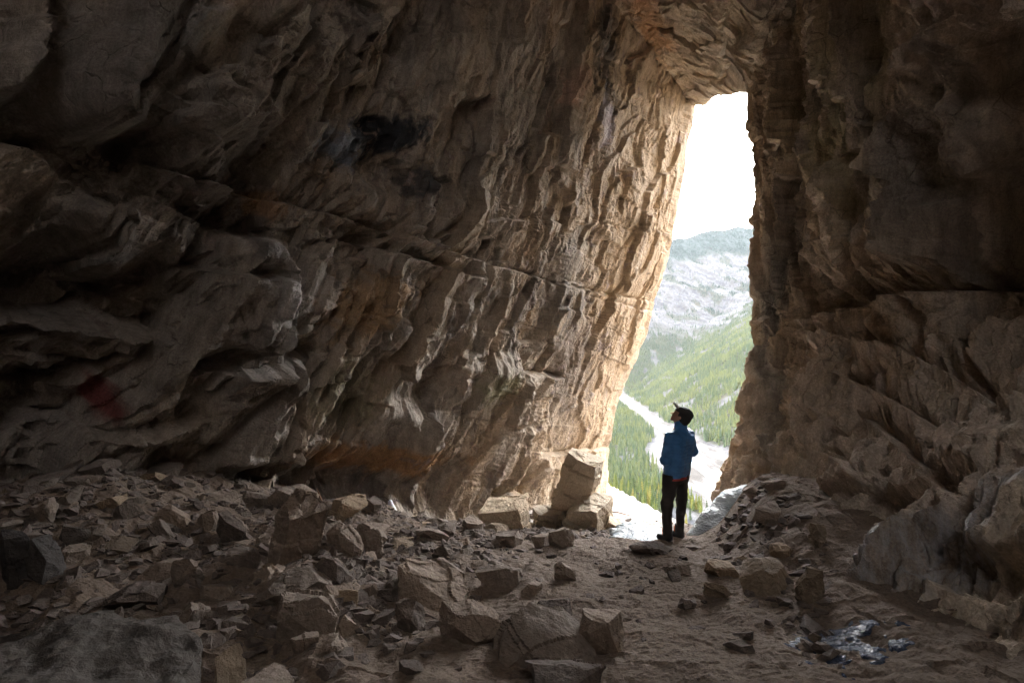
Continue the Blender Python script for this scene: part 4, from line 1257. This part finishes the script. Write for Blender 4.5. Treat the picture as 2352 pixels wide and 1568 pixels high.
hd_c = np.array((0.062, 0.0, 1.625))
fw = np.array((-0.80, 0.28, 0.42)); fw /= np.linalg.norm(fw)
sd = np.cross(fw, (0, 0, 1)); sd /= np.linalg.norm(sd)       # head's right
uph = np.cross(sd, fw)
FR = (fw, sd, uph)
def hp(f_, s_, u_): return hd_c + f_ * fw + s_ * sd + u_ * uph
def wr(X, Y, Z, amp, fx, seed):
    return amp * (gn(X * fx + Z * fx * .8, Y * fx + Z * fx * 1.7, seed) + .5 * gn((X + Y) * fx * 2, Z * fx * 2.4, seed + 3))
Lsh, Lel, Lwr = (-0.100, -0.13, 1.370), (-0.160, -0.115, 1.07), (-0.11, 0.07, 1.02)
Rsh, Rel, Rwr = (0.182, 0.12, 1.370), (0.256, 0.14, 1.140), (0.12, 0.24, 1.07)
LH, LK, LA = (-0.065, -0.05, 0.88), (-0.130, -0.075, 0.50), (-0.110, -0.03, 0.12)
RH, RK, RA = (0.075, 0.06, 0.88), (0.108, 0.095, 0.50), (0.100, 0.17, 0.12)
def hand(X, Y, Z, wr_, dirv, side):
    """palm, four bent fingers of unequal length and a thumb from the side of the palm"""
    d_ = np.array(dirv, float); d_ /= np.linalg.norm(d_)
    s_ = np.cross(d_, (0, 0, 1)); s_ /= np.linalg.norm(s_); u_ = np.cross(s_, d_)
    w0 = np.array(wr_)
    pc = w0 + d_ * 0.055
    dd = ell(X, Y, Z, pc, (0.052, 0.018, 0.042), (d_, s_, u_))
    for i, ln in enumerate((0.068, 0.078, 0.073, 0.058)):
        b0 = w0 + d_ * 0.095 + u_ * (0.03 - 0.02 * i)
        b1 = b0 + d_ * ln * .45 + s_ * side * 0.006
        b2 = b1 + d_ * ln * .25 + s_ * side * ln * .38
        dd = smin(dd, cap(X, Y, Z, b0, b1, .0095, .009), .006)
        dd = np.minimum(dd, cap(X, Y, Z, b1, b2, .009, .0075))
    t0 = w0 + d_ * 0.035 + u_ * 0.032; t1 = t0 + d_ * .03 + u_ * .025; t2 = t1 + d_ * .03 + u_ * .006
    dd = smin(dd, cap(X, Y, Z, t0, t1, .012, .0105), .01)
    return np.minimum(dd, cap(X, Y, Z, t1, t2, .0105, .008))
def body(X, Y, Z):
    d = ell(X, Y, Z, hp(-.012, 0, .02), (.095, .074, .098), FR)
    d = smin(d, ell(X, Y, Z, hp(.035, 0, -.045), (.055, .050, .060), FR), .03)      # face and jaw
    d = smin(d, ell(X, Y, Z, hp(.074, 0, -.088), (.018, .020, .016), FR), .02)       # chin
    d = smin(d, cap(X, Y, Z, hp(.083, 0, .012), hp(.110, 0, -.022), .007, .011), .010) # nose
    d = smin(d, ell(X, Y, Z, hp(.086, 0, -.048), (.010, .022, .006), FR), .006)      # upper lip
    d = smin(d, ell(X, Y, Z, hp(.083, 0, -.060), (.010, .019, .006), FR), .006)      # lower lip
    d = smin(d, ell(X, Y, Z, hp(.078, 0, .030), (.014, .045, .010), FR), .012)       # brow
    for s_ in (-1, 1):
        d = np.maximum(d, -ell(X, Y, Z, hp(.088, s_ * .030, .010), (.014, .014, .009), FR))
        d = smin(d, ell(X, Y, Z, hp(.074, s_ * .030, .010), (.011, .012, .011), FR), .002)
        d = smin(d, ell(X, Y, Z, hp(-.005, s_ * .074, -.012), (.016, .010, .030), FR), .008)
    d = smin(d, cap(X, Y, Z, (.065, .01, 1.56), (.055, 0, 1.42), .056, .062), .03)
    d = smin(d, cap(X, Y, Z, (.04, 0, 1.36), (0, 0, .92), .11, .11), .06)
    d = smin(d, cap(X, Y, Z, Lsh, Rsh, .045, .045), .04)
    for a_, b_, ra, rb in ((Lsh, Lel, .045, .036), (Lel, Lwr, .036, .026), (Rsh, Rel, .045, .036), (Rel, Rwr, .036, .026),
                           (LH, LK, .085, .055), (LK, LA, .052, .036), (RH, RK, .085, .055), (RK, RA, .052, .036)):
        d = smin(d, cap(X, Y, Z, a_, b_, ra, rb), .025)
    d = smin(d, hand(X, Y, Z, Lwr, (.30, .9, -.25), -1), .01)
    d = smin(d, hand(X, Y, Z, Rwr, (-.9, .3, -.2), 1), .01)
    d = smin(d, cap(X, Y, Z, (LA[0], LA[1], .06), (-.17, .05, .04), .035, .03), .02)
    d = smin(d, cap(X, Y, Z, (RA[0], RA[1], .03), (0.0, .25, .02), .035, .03), .02)
    return d
gp = at_floor(1552, 1244)
person = sdf_obj("person", body, (-.32, -.28, -.03), (.36, .42, 1.80), 0.0085, M_skin)
tag(person, "hiker in blue jacket and black trousers standing at the cave mouth, looking up", "person")
def jacket(X, Y, Z):
    d = smin(cap(X, Y, Z, (-.045, -.045, .84), (-.015, -.055, 1.30), .118, .128), cap(X, Y, Z, (.055, .05, .84), (.115, .065, 1.30), .122, .132), .09)
    d = smin(d, cap(X, Y, Z, (Lsh[0], Lsh[1], Lsh[2] - .01), (Rsh[0], Rsh[1], Rsh[2] - .01), .072, .078), .06)
    d = smin(d, cap(X, Y, Z, (.062, 0, 1.44), (.062, 0.0, 1.535), .080, .072), .05)
    for a_, b_, ra, rb in ((Lsh, Lel, .068, .062), (Lel, Lwr, .062, .048), (Rsh, Rel, .076, .064), (Rel, Rwr, .060, .046)):
        d = smin(d, cap(X, Y, Z, a_, b_, ra, rb), .022)
    d = d - 0.004 * np.abs(np.sin(Z * math.pi / .042 + 1.2 * gn(X * 7, Y * 7, 5))) - wr(X, Y, Z, .010, 9, 31)
    d = np.maximum(d, 0.835 + 0.01 * np.sin(X * 14) - Z)
    inner = cap(X, Y, Z, (.062, 0, 1.50), (.062, 0, 1.60), .058, .060)
    return np.maximum(d, -inner)
jk = sdf_obj("jacket", jacket, (-.32, -.32, .80), (.40, .40, 1.62), 0.0085, M_jacket, person)
def pants(X, Y, Z):
    d = smin(cap(X, Y, Z, LH, LK, .108, .068), cap(X, Y, Z, RH, RK, .104, .060), .012)
    d = smin(d, cap(X, Y, Z, LK, LA, .070, .054), .03)
    d = smin(d, cap(X, Y, Z, RK, RA, .062, .050), .03)
    d = smin(d, cap(X, Y, Z, (-.03, -.02, .86), (.05, .04, .86), .125, .125), .05)
    d = d - wr(X, Y, Z, .012, 8, 61)
    return np.maximum(np.maximum(d, Z - .885), .11 - Z)
pt = sdf_obj("trousers", pants, (-.30, -.28, .08), (.32, .34, .92), 0.0085, M_pants, person)
def shirt(X, Y, Z):
    d = smin(cap(X, Y, Z, (-.045, -.045, .82), (-.045, -.045, .9), .124, .118), cap(X, Y, Z, (.02, .02, .83), (.04, .04, .9), .122, .118), .08)
    return np.maximum(np.maximum(d, Z - .86), .815 + .05 * (X + .05) - Z)
sdf_obj("shirt_hem", shirt, (-.22, -.24, .78), (.20, .20, .88), 0.008, M_shirt, person)
def hat(X, Y, Z):
    d = ell(X, Y, Z, hp(-.020, 0, .045), (.116, .098, .084), FR)
    d = smin(d, ell(X, Y, Z, hp(-.058, 0, -.030), (.072, .090, .090), FR), .03)
    d = d - wr(X, Y, Z, .006, 16, 71)
    cut = (X - hd_c[0]) * fw[0] + (Y - hd_c[1]) * fw[1] + (Z - hd_c[2]) * fw[2]
    upc = (X - hd_c[0]) * uph[0] + (Y - hd_c[1]) * uph[1] + (Z - hd_c[2]) * uph[2]
    return np.maximum(d, np.minimum(cut - .035, .040 - upc))
ht = sdf_obj("cap", hat, (-.15, -.2, 1.45), (.30, .2, 1.85), 0.0065, M_hat, person)
bq = 0.45 * uph + 0.89 * fw; bq /= np.linalg.norm(bq); bn = np.cross(sd, bq)
br = sdf_obj("brim", lambda X, Y, Z: ell(X, Y, Z, hp(.082, 0, .085) + bq * .03, (.058, .062, .020), (bq, sd, bn)), (-.15, -.15, 1.6), (.2, .15, 1.88), 0.004, M_brim, ht)
for nm, A_, toe, zz in (("boot", LA, (-.185, .045), 0.0), ("boot", RA, (-.02, .27), -0.03)):
    def boot(X, Y, Z):
        d = cap(X, Y, Z, (A_[0] + .01, A_[1] - .01, zz + .052), (toe[0], toe[1], zz + .042), .050, .040)
        d = smin(d, cap(X, Y, Z, (A_[0], A_[1], zz + .06), (A_[0], A_[1], zz + .19), .052, .058), .03)
        d = d - wr(X, Y, Z, .004, 22, 81)
        return np.maximum(np.maximum(d, zz - Z), Z - zz - .20)
    b_ = sdf_obj("boot", boot, (-.28, -.16, -.05), (.18, .36, .24), 0.0065, M_boot, person)
    fd = np.array((toe[0] - A_[0], toe[1] - A_[1], 0)); fd /= np.linalg.norm(fd)
    tp = np.array((A_[0], A_[1], zz + .11))
    sdf_obj("lace", lambda X, Y, Z: np.abs(cap(X, Y, Z, tp, tp + (0, 0, .035), .061, .061)) - .004 + 0.5 * np.maximum(0, .2 - ((X - tp[0]) * fd[0] + (Y - tp[1]) * fd[1]) * 5), (-.28, -.16, -.02), (.18, .36, .24), 0.005, M_lace, b_)
person.location = (gp.x, gp.y, gp.z + 0.012)
person.scale = (1.06, 1.06, 1.0)

# ------------------------------------------------------------------ ice
ic = NT("wet_ice"); p = ic.pos((1, 1, 1.6))
ih = ic.math('ADD', ic.noise(p, 9, 4, 0.55, 1.2), ic.math('MULTIPLY', ic.noise(p, 42, 3, 0.5), 0.18))
M_ice = ic.set(Base_Color=ic.mix(ic.noise(p, 3, 4, .6), (0.42, 0.50, 0.54), (0.66, 0.72, 0.76)), Roughness=0.13, IOR=1.31, Transmission_Weight=0.25, Specular_IOR_Level=0.6, Normal=ic.bump(ih, 0.05, 0.9))
def P3(px_, py_, Y_): return ((px_ - 1176) / F * Y_, Y_, (820 - py_) / F * Y_)
i1_, i2_, i3_, i4_ = P3(1600, 1236, 7.6), P3(1645, 1208, 7.7), P3(1682, 1164, 7.85), P3(1722, 1140, 7.9)
def mound(X, Y, Z):
    d = cap(X, Y, Z, i1_, i2_, .14, .24)
    d = smin(d, cap(X, Y, Z, i2_, i3_, .24, .23), .12)
    d = smin(d, cap(X, Y, Z, i3_, i4_, .23, .18), .12)
    d = smin(d, cap(X, Y, Z, P3(1640, 1226, 7.5), P3(1680, 1218, 7.5), .12, .14), .12)
    return d - .03 * gn(X * 5 + Z * 2, Y * 5, 5) - .014 * gn(X * 14 + Y * 4, Z * 14, 6)
im = sdf_obj("ice_mound", mound, (2.3, 7.1, -3.2), (4.2, 8.5, -1.7), 0.022, M_ice)
tag(im, "grey blue mound of rippled ice behind the hiker, below the right wall", "ice mound")
c0 = at_floor(1482, 1243)
ish = sdf_obj("ice_sheet", lambda X, Y, Z: ell(X, Y, Z, (c0.x, c0.y + .25, c0.z - .02), (.42, .55, .075)) - .02 * gn(X * 7, Y * 7, 9), (c0.x - .7, c0.y - .7, c0.z - .3), (c0.x + .7, c0.y + 1.0, c0.z + .2), 0.02, M_ice)
tag(ish, "thin flat sheet of wet ice on the lip left of the hiker's boots", "ice sheet")
iw = NT("white_ice"); M_wice = iw.set(Base_Color=(0.80, 0.83, 0.88), Roughness=0.3, Subsurface_Weight=0.2, Normal=iw.bump(iw.noise(iw.pos(), 25, 4, .6), 0.01, .6))
s0, s1, s2 = P3(912, 1222, 8.0), P3(908, 1185, 8.0), P3(896, 1152, 8.02)
st_ = sdf_obj("ice_stalagmite", lambda X, Y, Z: smin(cap(X, Y, Z, s0, s1, .095, .062), cap(X, Y, Z, s1, s2, .062, .035), .03) - .01 * gn(X * 20, Z * 9, 3), (s0[0] - .4, 7.7, s0[2] - .2), (s0[0] + .4, 8.3, s2[2] + .2), 0.014, M_wice)
tag(st_, "white stump of ice standing at the foot of the left wall", "icicle")
b0 = P3(1731, 1168, 7.55)
tag(sdf_obj("ice_lump", lambda X, Y, Z: ell(X, Y, Z, b0, (.058, .055, .05)) - .008 * gn(X * 30, Y * 30, 4), (b0[0] - .12, b0[1] - .12, b0[2] - .12), (b0[0] + .12, b0[1] + .12, b0[2] + .12), 0.01, M_wice), "small round white lump of ice on the rubble in front of the ice mound", "ice lump")
# melt water and ice on the floor, bottom right
wt = NT("wet_black_ice"); p = wt.pos()
M_wet = wt.set(Base_Color=(0.06, 0.075, 0.12), Roughness=0.16, Specular_IOR_Level=0.5, IOR=1.33, Normal=wt.bump(wt.noise(p, 26, 4, 0.6, 0.8), 0.035, 0.9))
pc = at_floor(1945, 1480)
uu, vv = np.meshgrid(np.arange(-.55, .56, .012), np.arange(-.5, .62, .012), indexing='ij')
xx, yy_ = pc.x + uu + .25 * vv, pc.y + vv
zz_ = floor_z(xx, yy_) + 0.022 - 0.10 * sm(np.sqrt((uu / .42) ** 2 + (vv / .40) ** 2) + 1.1 * fbm(xx * 5, yy_ * 5, 951, 4, .6), .45, 1.0) + .004 * fbm(xx * 13, yy_ * 13, 953, 3)
tag(grid_mesh("meltwater_ice", np.stack([xx, yy_, zz_], -1), None, M_wet, True), "glistening patch of wet bluish ice on the floor at the foot of the right wall", "ice patch")

# ------------------------------------------------------------------ dead branches
wd_m = NT("dead_wood"); M_wood = wd_m.set(Base_Color=(0.24, 0.13, 0.075), Roughness=0.85)
def stick(name, pts, r0, lab, forks=()):
    def f(X, Y, Z):
        d = None
        n = len(pts) - 1
        for i in range(n):
            c = cap(X, Y, Z, pts[i], pts[i + 1], r0 * (1 - .7 * i / n), r0 * (1 - .7 * (i + 1) / n))
            d = c if d is None else smin(d, c, .004)
        for a_, b_ in forks: d = smin(d, cap(X, Y, Z, a_, b_, r0 * .6, r0 * .35), .004)
        return d
    al = np.array(list(pts) + [q for fk in forks for q in fk])
    lo_, hi_ = al.min(0) - 3 * r0, al.max(0) + 3 * r0
    o = sdf_obj(name, f, lo_, hi_, max(r0 * .35, float((hi_ - lo_).max()) / 160), M_wood)
    tag(o, lab, "branch")
stick("branch", [P3(744, 1205, 7.0), P3(745, 1178, 7.05), P3(738, 1150, 7.1), P3(729, 1122, 7.1)], .028, "broken reddish branch sticking up from the rubble under the left wall", [(P3(744, 1172, 7.05), P3(734, 1158, 7.0))])
gz = float(floor_z(2.0, 10.6))
kz = float(floor_z(2.32, 12.2))
stick("branch", [(2.05, 11.2, float(floor_z(2.05, 11.2)) + .05), (2.2, 10.9, float(floor_z(2.2, 10.9)) + .06), (2.45, 10.7, float(floor_z(2.45, 10.7)) + .05)], .016, "thin bare stick lying on the pale scree outside the cave")
